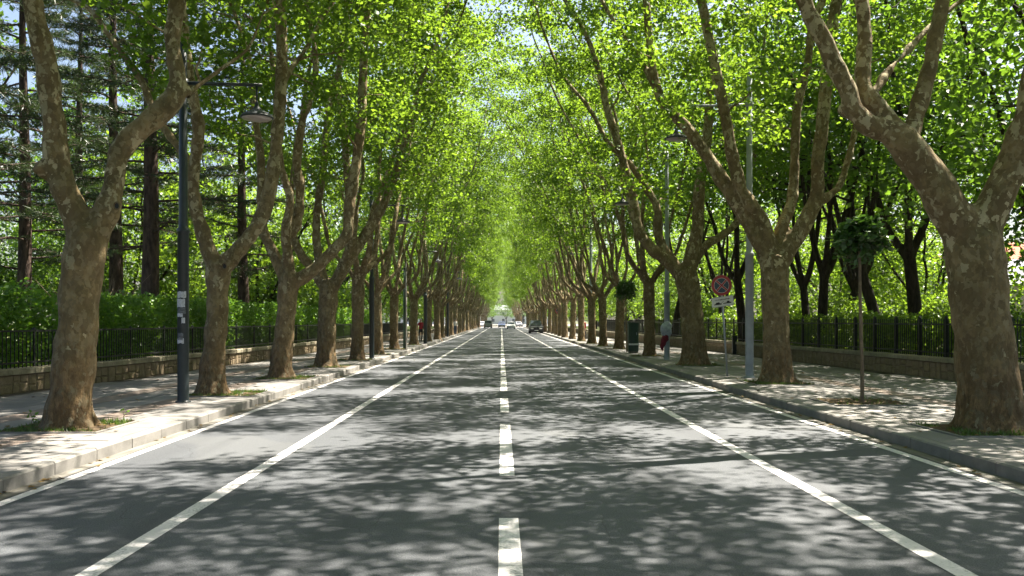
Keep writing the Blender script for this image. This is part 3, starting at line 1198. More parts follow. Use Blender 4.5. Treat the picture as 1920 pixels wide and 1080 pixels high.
GRP_L, GRP_R = 'plane trees of the left row', 'plane trees of the right row'
H = {}
H['L1'] = hero((128, 805), 12.4, [(126, 806, 44), (132, 747, 40), (146, 613, 36), (158, 480, 38), (166, 425, 34)], [
    (0, -0.3, [(163, 455, 30), (140, 398, 29), (118, 350, 27), (106, 300, 26), (104, 250, 24), (95, 180, 24), (82, 100, 24), (66, 30, 22), (55, -40, 20)]),
    (0, 0.5, [(168, 455, 30), (200, 398, 26), (213, 345, 22), (224, 290, 22), (255, 250, 23), (300, 213, 24), (331, 175, 22), (331, 130, 19), (324, 85, 18), (328, 35, 18), (336, -20, 17)]),
    (0, -0.2, [(110, 335, 22), (88, 322, 19), (66, 310, 15)], False),
    (0.4, 0.4, [(325, 178, 16), (345, 172, 15), (358, 166, 12)], False),
    (0.4, 1.2, [(350, 178, 8), (375, 158, 4), (420, 125, 4), (462, 95, 3), (480, 60, 3)], False),
    (0, 0, [(205, 385, 16), (222, 384, 11)], False)],
    11, (-3.3, 8.0, 4.2, 6.9, 17.5), 205)
H['L2'] = hero((396, 740), 17.9, [(396, 741, 29), (398, 700, 24), (405, 620, 21), (409, 550, 21), (408, 495, 23)], [
    (0, -0.5, [(404, 512, 17), (384, 445, 15), (367, 395, 14), (362, 340, 13), (368, 290, 13), (372, 230, 13), (361, 180, 12), (352, 120, 12), (345, 50, 11), (340, -20, 10)]),
    (0.2, 1.2, [(363, 345, 10), (345, 290, 9), (315, 250, 9), (285, 200, 8), (265, 150, 8), (225, 95, 8), (190, 45, 7), (165, 15, 6), (100, -15, 5)]),
    (0, 0.7, [(408, 512, 18), (445, 470, 17), (480, 428, 16), (504, 370, 15), (515, 300, 14), (524, 200, 14), (529, 100, 13), (525, 20, 13), (524, -40, 12)]),
    (0.4, 1.6, [(527, 160, 9), (548, 125, 6), (575, 90, 5), (600, 40, 4)]),
    (0, 0, [(405, 500, 16), (422, 498, 10)], False)],
    12, (-3.3, 6.7, 4.2, 6.7, 17.5), 145)
H['L3'] = hero((526, 710), 22.8, [(525, 711, 23), (528, 670, 20), (535, 600, 18), (541, 540, 19), (544, 515, 18)], [
    (0, 0.8, [(540, 530, 14), (515, 478, 12), (494, 435, 10), (489, 380, 9), (490, 310, 9), (482, 245, 8), (474, 170, 7), (468, 110, 6)]),
    (0, -0.8, [(543, 530, 13), (540, 480, 11), (536, 438, 11), (543, 375, 9), (528, 310, 8), (520, 240, 7), (515, 150, 6)]),
    (0, -0.4, [(536, 445, 11), (556, 425, 10), (562, 360, 10), (558, 300, 10), (566, 230, 9), (582, 185, 8), (592, 130, 7), (585, 60, 6)]),
    (0, 0.4, [(546, 532, 15), (588, 506, 13), (625, 470, 12), (650, 440, 12), (655, 390, 12), (665, 325, 11), (677, 225, 11), (680, 150, 10), (686, 50, 9)])],
    13, (-3.3, 6.1, 4.2, 6.3, 17.5), 145)
H['L4'] = hero((610, 688), 28.6, [(610, 689, 21), (612, 650, 18), (614, 590, 17), (617, 545, 18), (618, 525, 17)], [
    (0, -0.6, [(612, 542, 12), (580, 497, 10), (555, 460, 9), (545, 400, 8), (550, 330, 7), (560, 260, 6)]),
    (0, 0.8, [(612, 540, 11), (597, 480, 9), (593, 410, 8), (605, 325, 8), (611, 250, 7), (623, 165, 6)]),
    (0, 0.2, [(622, 542, 14), (652, 490, 12), (690, 432, 11), (718, 385, 10), (742, 325, 9), (757, 275, 8), (770, 230, 7)]),
    (0, -1.2, [(640, 508, 11), (662, 440, 10), (653, 350, 9), (646, 260, 8), (634, 170, 7), (640, 80, 6)])],
    14, (-3.3, 6.2, 4.2, 5.9, 17.5), 145)
H['R1'] = hero((1865, 805), 12.2, [(1866, 806, 62), (1856, 740, 55), (1846, 640, 51), (1832, 520, 49), (1822, 440, 50)], [
    (0, -0.2, [(1822, 455, 44), (1770, 375, 38), (1722, 303, 36), (1690, 262, 33), (1662, 245, 24), (1632, 235, 22), (1602, 210, 21), (1588, 170, 20), (1562, 115, 19), (1530, 50, 19), (1505, -5, 18)]),
    (-0.1, 0.4, [(1700, 272, 26), (1680, 242, 20), (1655, 212, 18), (1624, 172, 18), (1618, 130, 17), (1622, 75, 16), (1615, 0, 15)]),
    (0, 0.6, [(1702, 275, 24), (1712, 240, 17), (1726, 195, 17), (1745, 115, 17), (1760, 40, 16), (1768, -5, 15)]),
    (0, -0.4, [(1830, 455, 44), (1862, 388, 34), (1892, 325, 32), (1914, 262, 30), (1932, 195, 28), (1945, 110, 24)]),
    (0.3, 1.6, [(1632, 180, 9), (1668, 132, 8), (1700, 96, 7), (1742, 52, 6), (1790, 10, 5)]),
    (0, 0, [(1605, 215, 19), (1585, 205, 17), (1576, 198, 14)], False)],
    21, (-7.5, 5.0, 3.6, 6.9, 17.5), 145, road=-1)
H['R2'] = hero((1458, 718), 21.3, [(1458, 719, 33), (1457, 680, 27), (1455, 620, 24), (1454, 540, 25), (1452, 480, 26)], [
    (0, 0.3, [(1446, 500, 20), (1420, 443, 18), (1385, 387, 16), (1325, 292, 13), (1285, 236, 12), (1247, 201, 11), (1232, 165, 10), (1220, 100, 9), (1212, 5, 8)]),
    (0.3, 1.0, [(1233, 170, 8), (1200, 112, 6), (1160, 52, 5), (1128, 0, 5)]),
    (0, -0.6, [(1448, 490, 19), (1430, 418, 15), (1393, 360, 13), (1375, 300, 13), (1360, 215, 12), (1345, 150, 12), (1330, 75, 11), (1315, 0, 10)]),
    (0, 1.0, [(1452, 495, 18), (1462, 440, 13), (1485, 372, 11), (1490, 300, 10), (1495, 200, 10), (1515, 115, 9), (1522, 50, 8), (1545, -5, 8)]),
    (0, -0.3, [(1460, 500, 20), (1482, 460, 18), (1512, 413, 17), (1532, 360, 15), (1534, 300, 14), (1545, 200, 14), (1552, 125, 14), (1562, 40, 13), (1570, -5, 12)]),
    (-0.1, 0.8, [(1534, 378, 10), (1560, 362, 8), (1578, 340, 8), (1600, 260, 7), (1612, 190, 5)])],
    22, (-6.4, 5.0, 3.6, 6.6, 17.5), 130, road=-1)
H['R3'] = hero((1303, 685), 29.6, [(1303, 686, 27), (1301, 640, 22), (1296, 580, 21), (1289, 530, 22), (1284, 505, 22)], [
    (0, 0.3, [(1280, 520, 15), (1250, 488, 13), (1220, 465, 12), (1196, 425, 11), (1185, 360, 10), (1166, 295, 9), (1150, 240, 9), (1137, 200, 8), (1125, 140, 7), (1105, 80, 6)]),
    (0, 1.0, [(1282, 518, 13), (1260, 488, 11), (1236, 450, 10), (1232, 392, 9), (1210, 350, 8), (1180, 306, 7), (1140, 268, 6), (1115, 220, 5)]),
    (0, -0.5, [(1288, 520, 17), (1300, 470, 15), (1308, 425, 13), (1312, 350, 12), (1324, 275, 11), (1330, 200, 10), (1333, 140, 9)]),
    (0, 0.6, [(1300, 490, 11), (1322, 462, 9), (1355, 440, 8), (1383, 414, 8), (1400, 360, 7), (1415, 290, 6)])],
    23, (-6.4, 4.4, 3.8, 6.0, 17.5), 135, road=-1)
GEN = [generic(s) for s in (41, 42, 43, 44, 45)]

ORD = ['nearest', 'second', 'third', 'fourth', 'fifth', 'sixth', 'seventh', 'eighth', 'ninth', 'tenth', 'eleventh', 'twelfth']
LBL_L = ['big mottled plane tree with knobbly forked limbs, foremost in the left row',
         'plane tree with wide V fork just behind the black lamp post, second in left row',
         'third plane tree of the left row, several upright limbs above a low fork',
         'fourth plane tree of the left row, long limb reaching out over the road']
LBL_R = ['thickest plane tree, cut off by the right edge of the picture',
         'second plane tree of the right row, beside the grey lamp post and the leaning sign',
         'third plane tree of the right row, just left of the leaning sign']
for i in range(4):
    B, w, c_ = H['L%d' % (i + 1)]
    tree_thing('plane_tree', LBL_L[i], 'tree', B, w, c_, group=GRP_L)
for i in range(3):
    B, w, c_ = H['R%d' % (i + 1)]
    tree_thing('plane_tree', LBL_R[i], 'tree', B, w, c_, group=GRP_R)


def knot(tree, q, r, rz):
    ring = G()
    k, m_ = 16, 8
    V, F = [], []
    for i in range(k):
        a = 2 * math.pi * i / k
        for j in range(m_):
            b = 2 * math.pi * j / m_
            rad = r * (1 + 0.28 * math.cos(b))
            V.append((rad * math.cos(a) * 0.8, r * 0.34 * math.sin(b), rad * math.sin(a) * 1.15))
    F = [(i * m_ + j, ((i + 1) % k) * m_ + j, ((i + 1) % k) * m_ + (j + 1) % m_, i * m_ + (j + 1) % m_) for i in range(k) for j in range(m_)]
    kn = ring.add(V, F).obj('knot', 'plane_bark', tree, q, rz, smooth=True)
    G().prism([(r * 0.64 * math.cos(2 * math.pi * i / 14), r * 0.92 * math.sin(2 * math.pi * i / 14)) for i in range(14)], 'y', -0.004, 0.03).obj('hollow', 'sign_black', kn)  # solid black disc stands in for the shade inside the knot hole


avenue = [o_ for o_ in bpy.data.objects if o_.name.startswith('plane_tree')]
for tr_, px_, py_, d_, rk, dy_ in ((avenue[0], 219, 386, 12.4, 0.045, -0.20), (avenue[1], 421, 499, 17.9, 0.055, -0.24)):
    knot(tr_, P(px_, py_, d_ + dy_) - np.array(tr_.location), rk, 0.2)
rr = random.Random(12)


def gtree(x, y, side, label, group, v=None):
    w, c_ = GEN[rr.randrange(5) if v is None else v]
    rz = (0 if side < 0 else math.pi) + rr.uniform(-0.45, 0.45)
    return tree_thing('plane_tree', label, 'tree', (x, y, KH), w, c_, rz, rr.uniform(0.9, 1.09), group)


for i in range(4, 8):
    gtree(TREES_L[i][1], TREES_L[i][0], -1, '%s plane tree from the camera along the left kerb' % ORD[i], GRP_L, i % 4)
for i in range(3, 8):
    lab = '%s plane tree from the camera along the right kerb' % ORD[i]
    if i == 3:
        lab = 'fourth plane tree of the right row, just beside the green cabinet'
    gtree(TREES_R[i][1], TREES_R[i][0], 1, lab, GRP_R, (i + 1) % 4)
y = 63.5
i = 8
while y < 205:
    lab = '%s plane tree from the camera along the left kerb' % ORD[i] if i < 12 else 'small distant plane tree in the crowded far end of the left row'
    gtree(-5.35 + rr.uniform(-0.15, 0.15), y, -1, lab, GRP_L)
    y += rr.uniform(6.2, 7.8)
    i += 1
y = 71.5
i = 8
while y < 200:
    lab = '%s plane tree from the camera along the right kerb' % ORD[i] if i < 12 else 'small distant plane tree in the crowded far end of the right row'
    gtree(5.95 + rr.uniform(-0.15, 0.15), y, 1, lab, GRP_R)
    y += rr.uniform(6.4, 8.0)
    i += 1
gtree(7.1, 3.2, 1, 'plane tree beside the camera, overhanging the near road beyond the right edge', GRP_R, 2)
gtree(-6.4, 6.2, -1, 'unseen plane tree added beside the camera, overhanging the near road beyond the left edge', GRP_L, 1)  # outside the view, added to hold sky light off the near road
for x_, y_, sd in ((-6.4, 0.2, -1), (-6.4, -6.0, -1), (7.1, -5.5, 1)):          # avenue going on behind the viewer, unseen, added to block open sky
    gtree(x_, y_, sd, 'unseen plane tree added behind the viewer at the %s kerb%s' % ('left' if sd < 0 else 'right', ', nearer one' if y_ > 0 else ''), GRP_L if sd < 0 else GRP_R)

# tree pits with edging and grass
def grass_patch(rng, x0, x1, y0, y1, n_, hmin, hmax, z, avoid=None):
    V, F, Rn = [], [], []
    xs = rng.uniform(x0, x1, n_)
    ys = rng.uniform(y0, y1, n_)
    if avoid is not None:
        keep = (xs - avoid[0]) ** 2 + (ys - avoid[1]) ** 2 > avoid[2] ** 2
        xs, ys = xs[keep], ys[keep]
    dens = np.array([mnoise.noise(Vector((a * 2.2, b * 2.2, 3.3))) for a, b in zip(xs, ys)])
    keep = dens > -0.15
    xs, ys = xs[keep], ys[keep]
    n_ = len(xs)
    C = np.stack([xs, ys, np.full(n_, z)], 1)
    d = np.stack([rng.normal(0, 0.45, n_), rng.normal(0, 0.45, n_), np.ones(n_)], 1)
    d /= np.linalg.norm(d, axis=1, keepdims=True)
    b = np.cross(d, rng.normal(size=(n_, 3)))
    b /= np.linalg.norm(b, axis=1, keepdims=True)
    h = rng.uniform(hmin, hmax, n_)[:, None]
    V = np.stack([C - b * 0.009, C + b * 0.009, C + d * h], 1).reshape(-1, 3)
    return V, np.arange(3 * n_).reshape(-1, 3), np.repeat(rng.uniform(0, 1, n_), 3)


def tree_pit(rect, label, cx, cy, cr, seed, grass_n):
    x0, x1, y0, y1 = rect
    rng = np.random.default_rng(seed)
    mx, my = (x0 + x1) / 2, (y0 + y1) / 2
    t = thing('tree_pit', label, 'tree pit', (mx, my, KH - 0.01), group='tree pits in the pavements')
    hx, hy = (x1 - x0) / 2, (y1 - y0) / 2
    e = 0.055
    G().box(-hx + 0.006, -hx + e, -hy + 0.006, hy - 0.006, -0.03, 0.028).obj('edging_stone', 'kerb_granite', t)
    G().box(hx - e, hx - 0.006, -hy + 0.006, hy - 0.006, -0.03, 0.026).obj('edging_stone', 'kerb_granite', t)
    G().box(-hx + e + 0.004, hx - e - 0.004, -hy + 0.006, -hy + e, -0.03, 0.027).obj('edging_stone', 'kerb_granite', t)
    G().box(-hx + e + 0.004, hx - e - 0.004, hy - e, hy - 0.006, -0.03, 0.027).obj('edging_stone', 'kerb_granite', t)
    k = 9
    V = [(-hx + e + 2 * (hx - e) * i / (k - 1), -hy + e + 2 * (hy - e) * j / (k - 1), 0.006 + rng.uniform(0, 0.03)) for j in range(k) for i in range(k)]
    F = [(j * k + i, j * k + i + 1, (j + 1) * k + i + 1, (j + 1) * k + i) for j in range(k - 1) for i in range(k - 1)]
    ob('soil', mk('soil', V, F, 'soil', smooth=True), t)
    V, F, Rn = grass_patch(rng, -hx + e, hx - e, -hy + e, hy - e, grass_n, 0.03, 0.10, 0.01, (cx - mx, cy - my, cr))
    o = ob('grass', mk('grass', V, F, 'grass_blade', rnd=Rn), t)
    o['kind'] = 'stuff'
    # a few fallen leaves in the pit
    C = np.stack([rng.uniform(-hx + e, hx - e, 26), rng.uniform(-hy + e, hy - e, 26), np.full(26, 0.045)], 1)
    V, F, Rn = leaves(C, 0.07, rng, 'star', 5.0)
    o = ob('fallen_leaves', mk('fallen_leaves', V, F, 'fallen_leaf', rnd=Rn), t)
    o['kind'] = 'stuff'


for i, r in enumerate(PITS[-1]):
    tree_pit(r, 'square grassy pit around the foot of the %s plane tree on the left' % ORD[i].replace('nearest', 'first'), TREES_L[i][1], TREES_L[i][0], 0.42, 100 + i, 2600 if i < 3 else 900)
for i, r in enumerate(PITS[1][:-1]):
    tree_pit(r, 'square grassy pit around the foot of the %s plane tree on the right' % ORD[i].replace('nearest', 'first'), TREES_R[i][1], TREES_R[i][0], 0.5, 120 + i, 2200 if i < 3 else 900)
tree_pit(PITS[1][-1], 'bare earth pit around the thin sapling stem', 6.85, 16.2, 0.06, 140, 260)

# leaf litter blown against the kerbs
rng = np.random.default_rng(300)
C = []
for xk, sd in ((XL, 1), (XR, -1)):
    n_ = 90
    yy = rng.uniform(5, 45, n_)
    C.append(np.stack([xk + sd * np.abs(rng.normal(0.05, 0.10, n_)), yy, np.full(n_, 0.012)], 1))
    n_ = 150
    yy = rng.uniform(7, 45, n_)
    C.append(np.stack([xk - sd * rng.uniform(0.2, 5.0, n_), yy, np.full(n_, KH + 0.012)], 1))
n_ = 4
C.append(np.stack([rng.uniform(-4.6, 5.1, n_), rng.uniform(4, 45, n_), np.full(n_, 0.012)], 1))
V, F, Rn = leaves(np.vstack(C), 0.075, rng, 'star', 5.0)
lt = ob('fallen_leaves', mk('fallen_leaves', V, F, 'fallen_leaf', rnd=Rn))
tag(lt, 'dry brown leaves scattered along the kerbs and pavements', 'leaves', kind='stuff')

# little weeds beside the first pit
for k, (px, py, d) in enumerate(((58, 800, 12.6), (230, 790, 13.15))):
    q = P(px, py, d)
    q[2] = KH
    rng = np.random.default_rng(200 + k)
    t = thing('weed', ['small upright weed on the far side of the first left tree pit', 'small weed at the road end of the first left tree pit'][k], 'weed', q)
    g = G()
    g.tube([(0, 0, -0.01), (0.02, 0, 0.09), (-0.01, 0.01, 0.19)], [0.005, 0.004, 0.003], 5)
    g.tube([(0.015, 0, 0.07), (0.07, 0, 0.14)], [0.003, 0.002], 5)
    g.obj('stem', 'sapling_bark', t)
    C = np.array([(0.0, 0.01, 0.19), (0.07, 0, 0.14), (0.02, 0.02, 0.11), (-0.02, -0.02, 0.16), (0.04, 0, 0.1), (0.0, 0, 0.2), (-0.01, 0, 0.13), (0.05, 0.01, 0.15)])
    V, F, Rn = leaves(C, 0.07, rng, 'oval', 0.8)
    ob('leaves', mk('leaves', V, F, 'hedge_leaf', rnd=Rn), t)

# ================================================================== HEDGES, SHRUBS, PARK TREES
def hedge(name, label, cat, wl, side, y0, y1, setback, depth, ztop, amp, n_, size, mat, seed, stems=True, zlow=0.3, tm='oval'):
    rng = np.random.default_rng(seed)
    ys = rng.uniform(0, 1, n_) ** 1.35 * (y1 - y0) + y0             # more leaves where they show larger
    wx = np.interp(ys, [p[1] for p in wl], [p[0] for p in wl])
    u = rng.uniform(0, 1, n_)
    top = np.array([ztop + amp * (mnoise.noise(Vector((a * 0.55, side * 3.0, seed))) + 0.6 * mnoise.noise(Vector((a * 1.7, b * 2.5, seed + 4)))) for a, b in zip(ys, u)])
    z = zlow + (top - zlow) * rng.uniform(0, 1, n_) ** 0.75
    bulge = np.array([0.16 * mnoise.noise(Vector((a * 1.1, c_ * 1.6, seed + 9))) for a, c_ in zip(ys, z)])
    x = wx + side * (setback + depth * u * u + bulge)
    C = np.stack([x, ys, z], 1)
    base = np.array([0.5 + 0.7 * mnoise.noise(Vector((a * 1.3, c_ * 1.7, seed + 2))) for a, c_ in zip(ys, z)])
    cx, cy = float(C[:, 0].mean()), (y0 + y1) / 2
    off = np.array([cx, cy, 0.3])
    V, F, Rn = leaves(C - off, size, rng, tm, 0.75, 0.0, shade=base)
    t = thing(name, label, cat, off)
    ob('foliage', mk('foliage', V, F, mat, rnd=Rn), t)
    if stems:
        g = G()
        for yy in np.arange(y0, y1, 0.45):
            x_ = wall_x(wl, yy) + side * (setback + depth * 0.5)
            p0 = np.array([x_ - cx + rng.normal(0, 0.1), yy - cy, -0.05])
            for _ in range(3):
                q = p0 + np.array([rng.normal(0, 0.25), rng.normal(0, 0.3), (ztop - 0.3) * rng.uniform(0.7, 0.95)])
                g.tube([p0, (p0 + q) / 2 + rng.normal(0, 0.06, 3), q], [0.022, 0.015, 0.006], 5)
        g.obj('stems', 'dark_bark', t)
    return t


hedge('hedge', 'long dark green clipped hedge behind the left railing', 'hedge', WALL_L, -1, 14.5, 62.0, 0.45, 1.6, 2.40, 0.34, 78000, 0.12, 'hedge_leaf', 31, zlow=0.35)
hedge('hedge', 'bright green low hedge behind the right railing', 'hedge', WALL_R, 1, 21.5, 62.0, 0.5, 1.5, 1.86, 0.28, 52000, 0.105, 'shrub_leaf', 32, zlow=0.35)


def park_tree(seed, h, spread_, z0, mat, bmat, n_t, per, size, trunk_r, forks, lean=(0, 0), zfork=3.0):
    """background tree; local origin at the foot"""
    rng = np.random.default_rng(seed)
    lx, ly = lean
    tp = [np.array([0, 0, -0.2]), np.array([lx * 0.35, ly * 0.35, zfork * 0.45]), np.array([lx, ly, zfork])]
    lines = [(tp, [trunk_r * 1.25, trunk_r, trunk_r * 0.85])]
    for k in range(forks):
        a = 2 * math.pi * (k + rng.uniform(-0.3, 0.3)) / forks
        out = np.array([math.cos(a), math.sin(a), 0])
        q1 = tp[-1] + out * rng.uniform(0.4, 0.9) + np.array([0, 0, rng.uniform(0.8, 1.4)])
        q2 = q1 + out * rng.uniform(0.3, 1.1) + np.array([0, 0, rng.uniform(1.2, 2.0)])
        pl, rl = extend([tp[-1] - np.array([0, 0, 0.2]), q1, q2], [trunk_r * 0.7, trunk_r * 0.52, trunk_r * 0.42], rng, h - 2.0, (out[0], out[1]))
        lines.append((pl, rl))
    lines = [smooth_line(p, r, 0.3) for p, r in lines]
    nodes = [(p, r) for pts, rad in lines[1:] for p, r in zip(pts[::2], rad[::2]) if p[2] > z0 - 0.8]
    T = crown_targets(n_t, rng, -spread_ + lx, spread_ + lx, spread_, z0, h)
    twV, twF, tips = grow_targets(nodes, T, rng, 0.016, 0.014)
    Cs, sh = [], []
    for pts, t in tips:
        m_ = int(per * rng.uniform(0.5, 1.4))
        Cs.append(t + rng.normal(0, 1, (m_, 3)) * np.array([0.55, 0.55, 0.33]))
        sh.append(np.full(m_, rng.uniform(0.15, 0.85)))
    V, F, Rn = leaves(np.vstack(Cs), size, rng, 'oval', 0.9, 0.2, shade=np.concatenate(sh))
    g = G()
    stout, tV, tF, nb = split_thin(lines, 0.06)
    for pts, rad in stout:
        g.tube(pts, rad, 9)
    if nb:
        twF = np.vstack(tF + [twF + nb])
        twV = np.vstack(tV + [twV])
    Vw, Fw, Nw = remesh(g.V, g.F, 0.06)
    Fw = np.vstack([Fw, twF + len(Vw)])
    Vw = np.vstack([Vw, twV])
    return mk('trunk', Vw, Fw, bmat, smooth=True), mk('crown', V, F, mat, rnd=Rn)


PT = [park_tree(61, 15.0, 4.6, 3.6, 'forest_leaf', 'dark_bark', 105, 80, 0.26, 0.24, 4, (0.3, 0.1), 2.9),
      park_tree(62, 17.0, 4.8, 4.2, 'forest_leaf', 'dark_bark', 115, 80, 0.26, 0.27, 3, (0.9, -0.2), 3.6),
      park_tree(63, 11.5, 4.4, 1.9, 'shrub_leaf', 'dark_bark', 105, 85, 0.25, 0.16, 5, (-0.2, 0.2), 1.7)]
PT += [park_tree(64, 16.0, 4.6, 6.3, 'forest_leaf', 'dark_bark', 95, 80, 0.24, 0.23, 4, (0.9, 0.1), 3.6),
       park_tree(65, 17.0, 4.8, 6.8, 'forest_leaf', 'dark_bark', 95, 80, 0.24, 0.19, 5, (-0.5, 0.4), 3.0)]
GP_L, GP_R = 'leafy trees in the left park', 'leafy trees in the right park'
rr = random.Random(77)


def ptree(v, x, y, label, grp, sc=1.0):
    w, c_ = PT[v]
    return tree_thing('park_tree', label, 'tree', (x, y, 0.28), w, c_, rr.uniform(0, 6.28), sc, grp)


for px, d, v, lab in ((1540, 33, 4, 'slim dark-trunked park tree right behind the second right plane tree'),
                      (1608, 36, 4, 'dark straight trunk directly behind the sapling ball'),
                      (1657, 31, 3, 'stout near-black leaning trunk just right of the sapling'),
                      (1722, 29, 3, 'black forked park trunk halfway between sapling and thick right tree'),
                      (1395, 40, 3, 'dark park trunk visible right behind the round no-stopping sign'),
                      (1515, 38, 4, 'slender dark park trunk touching the second right plane tree'),
                      (1575, 40, 3, 'leaning dark park trunk just left of the sapling ball'),
                      (1352, 46, 4, 'dark park trunk left of the no-stopping sign'),
                      (1262, 52, 3, 'dark park trunk between the third right tree and the bag-hung pole')):
    ptree(v, (px - VX) * d / FPX, d, lab, GP_R, rr.uniform(0.9, 1.1))
for x, y in ((19, 47), (20.5, 42), (24, 52), (15.5, 56), (23, 60), (31, 70), (14.5, 68), (52, 64), (20, 78), (29, 90), (14, 84), (46, 100), (16, 102), (40, 105), (27, 34), (13.5, 120), (15.8, 22.5), (19.5, 26.5), (24, 29), (36, 40), (15.5, 14), (13.9, 19.6)):  # trees off the right edge near the wall are added to shade the pavement
    ptree(rr.randrange(2) if y < 30 else 2 if (x < 28 and y < 62) else rr.randrange(3), x + rr.uniform(-1, 1), y + rr.uniform(-1.5, 1.5), 'sunlit leafy tree in the green mass behind the right railing', GP_R, rr.uniform(0.85, 1.25))
for x, y in ((-13.5, 44), (-17, 39), (-22, 46), (-15, 54), (-28, 54), (-21, 60), (-13, 64), (-35, 62), (-18, 74), (-27, 78), (-12.5, 82), (-40, 85), (-15, 98), (-30, 104), (-12.5, 118), (-24, 33)):
    ptree((2 if int(x) % 2 else 1) if y < 62 else rr.randrange(3), x + rr.uniform(-1, 1), y + rr.uniform(-1.5, 1.5), 'sunlit leafy tree in the woodland behind the left hedge', GP_L, rr.uniform(0.8, 1.1))


for k in range(26):                                       # the woods go on behind
    for s in (-1, 1):
        yy = 112 + k * 4.2 + rr.uniform(-2, 2)
        xx = s * (12.5 + rr.uniform(0, 4) + (k % 3) * 9)
        ptree(2 if k % 3 == 0 else rr.randrange(2), xx, yy, 'far leafy tree glimpsed between the distant trunks of the %s row' % ('left' if s < 0 else 'right'), GP_L if s < 0 else GP_R, rr.uniform(0.8, 1.1))


# conifers behind the hedge
def conifer(seed, h, r0, zfirst, nb):
    rng = np.random.default_rng(seed)
    g = G()
    n_ = 14
    pts = np.array([(0.06 * math.sin(i * 0.6 + seed), 0.05 * math.cos(i * 0.5), -0.2 + (h + 0.2) * i / (n_ - 1)) for i in range(n_)])
    rad = np.linspace(r0 * 1.15, 0.03, n_)
    g.tube(pts, rad, 12)
    Cs, Ds = [], []
    twigs = G()
    for k in range(nb):
        z = zfirst + (h - zfirst - 0.6) * (k / nb) ** 0.9
        a = k * 2.4 + rng.normal(0, 0.3)
        L = (1 - (z - zfirst) / (h - zfirst) * 0.65) * rng.uniform(2.2, 4.2)
        out = np.array([math.cos(a), math.sin(a), 0])
        p0 = np.array([np.interp(z, pts[:, 2], pts[:, 0]), np.interp(z, pts[:, 2], pts[:, 1]), z])
        sag = rng.uniform(-0.25, 0.15)
        bp = [p0 + out * L * s + np.array([0, 0, sag * L * s * s + 0.10 * L * s]) + rng.normal(0, 0.05, 3) * s for s in np.linspace(0, 1, 7)]
        twigs.tube(bp, np.linspace(0.045, 0.012, 7), 5)
        bare = z < zfirst + 2.2 and rng.uniform() < 0.6
        for s in np.linspace(0.25, 1.0, 11):
            q = p0 + out * L * s + np.array([0, 0, sag * L * s * s + 0.10 * L * s])
            for sg in (-1, 1):
                sd = np.array([-out[1], out[0], 0]) * sg
                tl = rng.uniform(0.35, 0.9) * (1.1 - 0.5 * s)
                e = q + (sd * 0.85 + out * 0.5) * tl + np.array([0, 0, rng.uniform(-0.15, 0.12)])
                twigs.add(*tube([q, e], [0.010, 0.005], 4))
                if bare and rng.uniform() < 0.8:
                    continue
                m_ = 26
                ts = rng.uniform(0.2, 1.05, m_)[:, None]
                Cs.append(q + (e - q) * ts + rng.normal(0, 0.03, (m_, 3)))
                Ds.append(np.tile((e - q) / np.linalg.norm(e - q), (m_, 1)))
    V, F, Rn = leaves(np.vstack(Cs), 0.26, rng, 'needle', 0.3, 0.0, direction=np.vstack(Ds) * 0.7)
    g.add(twigs.V, twigs.F)
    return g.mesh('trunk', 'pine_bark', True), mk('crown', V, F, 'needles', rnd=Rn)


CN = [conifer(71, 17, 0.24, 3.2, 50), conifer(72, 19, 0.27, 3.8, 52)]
for px, d, v, lab in ((45, 30, 0, 'dark conifer trunk with sparse branches at the far left edge'),
                      (280, 27.5, 1, 'tall dark conifer trunk between the first left tree and the lamp post'),
                      (455, 37, 0, 'greyish conifer trunk just right of the second left plane tree'),
                      (-60, 26, 1, 'conifer standing at the far left, its drooping branches entering the picture'),
                      (150, 37, 0, 'conifer hidden behind the first left plane tree, needles spreading sideways'),
                      (345, 43, 0, 'conifer trunk deep in the wood behind the black lamp post'),
                      (215, 34, 1, 'shadowy conifer right behind the dry thicket')):
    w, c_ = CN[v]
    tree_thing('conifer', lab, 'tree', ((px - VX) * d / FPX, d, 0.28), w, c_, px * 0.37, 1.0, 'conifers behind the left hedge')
# understorey shrubs and a dry thicket on the left, bright shrubs on the right
def shrub_mesh(seed, r, h, n_, size, mat, twigs_n, twig_mat='dark_bark'):
    rng = np.random.default_rng(seed)
    g = G()
    Cs = []
    for k in range(twigs_n):
        a = rng.uniform(0, 6.28)
        e = np.array([math.cos(a) * r * rng.uniform(0.2, 1), math.sin(a) * r * rng.uniform(0.2, 1), h * rng.uniform(0.45, 1.0)])
        m_ = e * np.array([0.35, 0.35, 0.6]) + rng.normal(0, 0.08, 3)
        g.tube([np.array([0, 0, -0.1]) + rng.normal(0, 0.05, 3) * np.array([1, 1, 0]), m_, e], [0.02, 0.013, 0.005], 5)
        if n_:
            c = e + rng.normal(0, 1, (n_ // twigs_n, 3)) * np.array([0.3, 0.3, 0.25])
            Cs.append(c)
    w = g.mesh('stems', twig_mat)
    if not n_:
        return w, None
    C = np.vstack(Cs)
    C = C[C[:, 2] > 0.05]
    V, F, Rn = leaves(C, size, rng, 'oval', 0.8)
    return w, mk('foliage', V, F, mat, rnd=Rn)


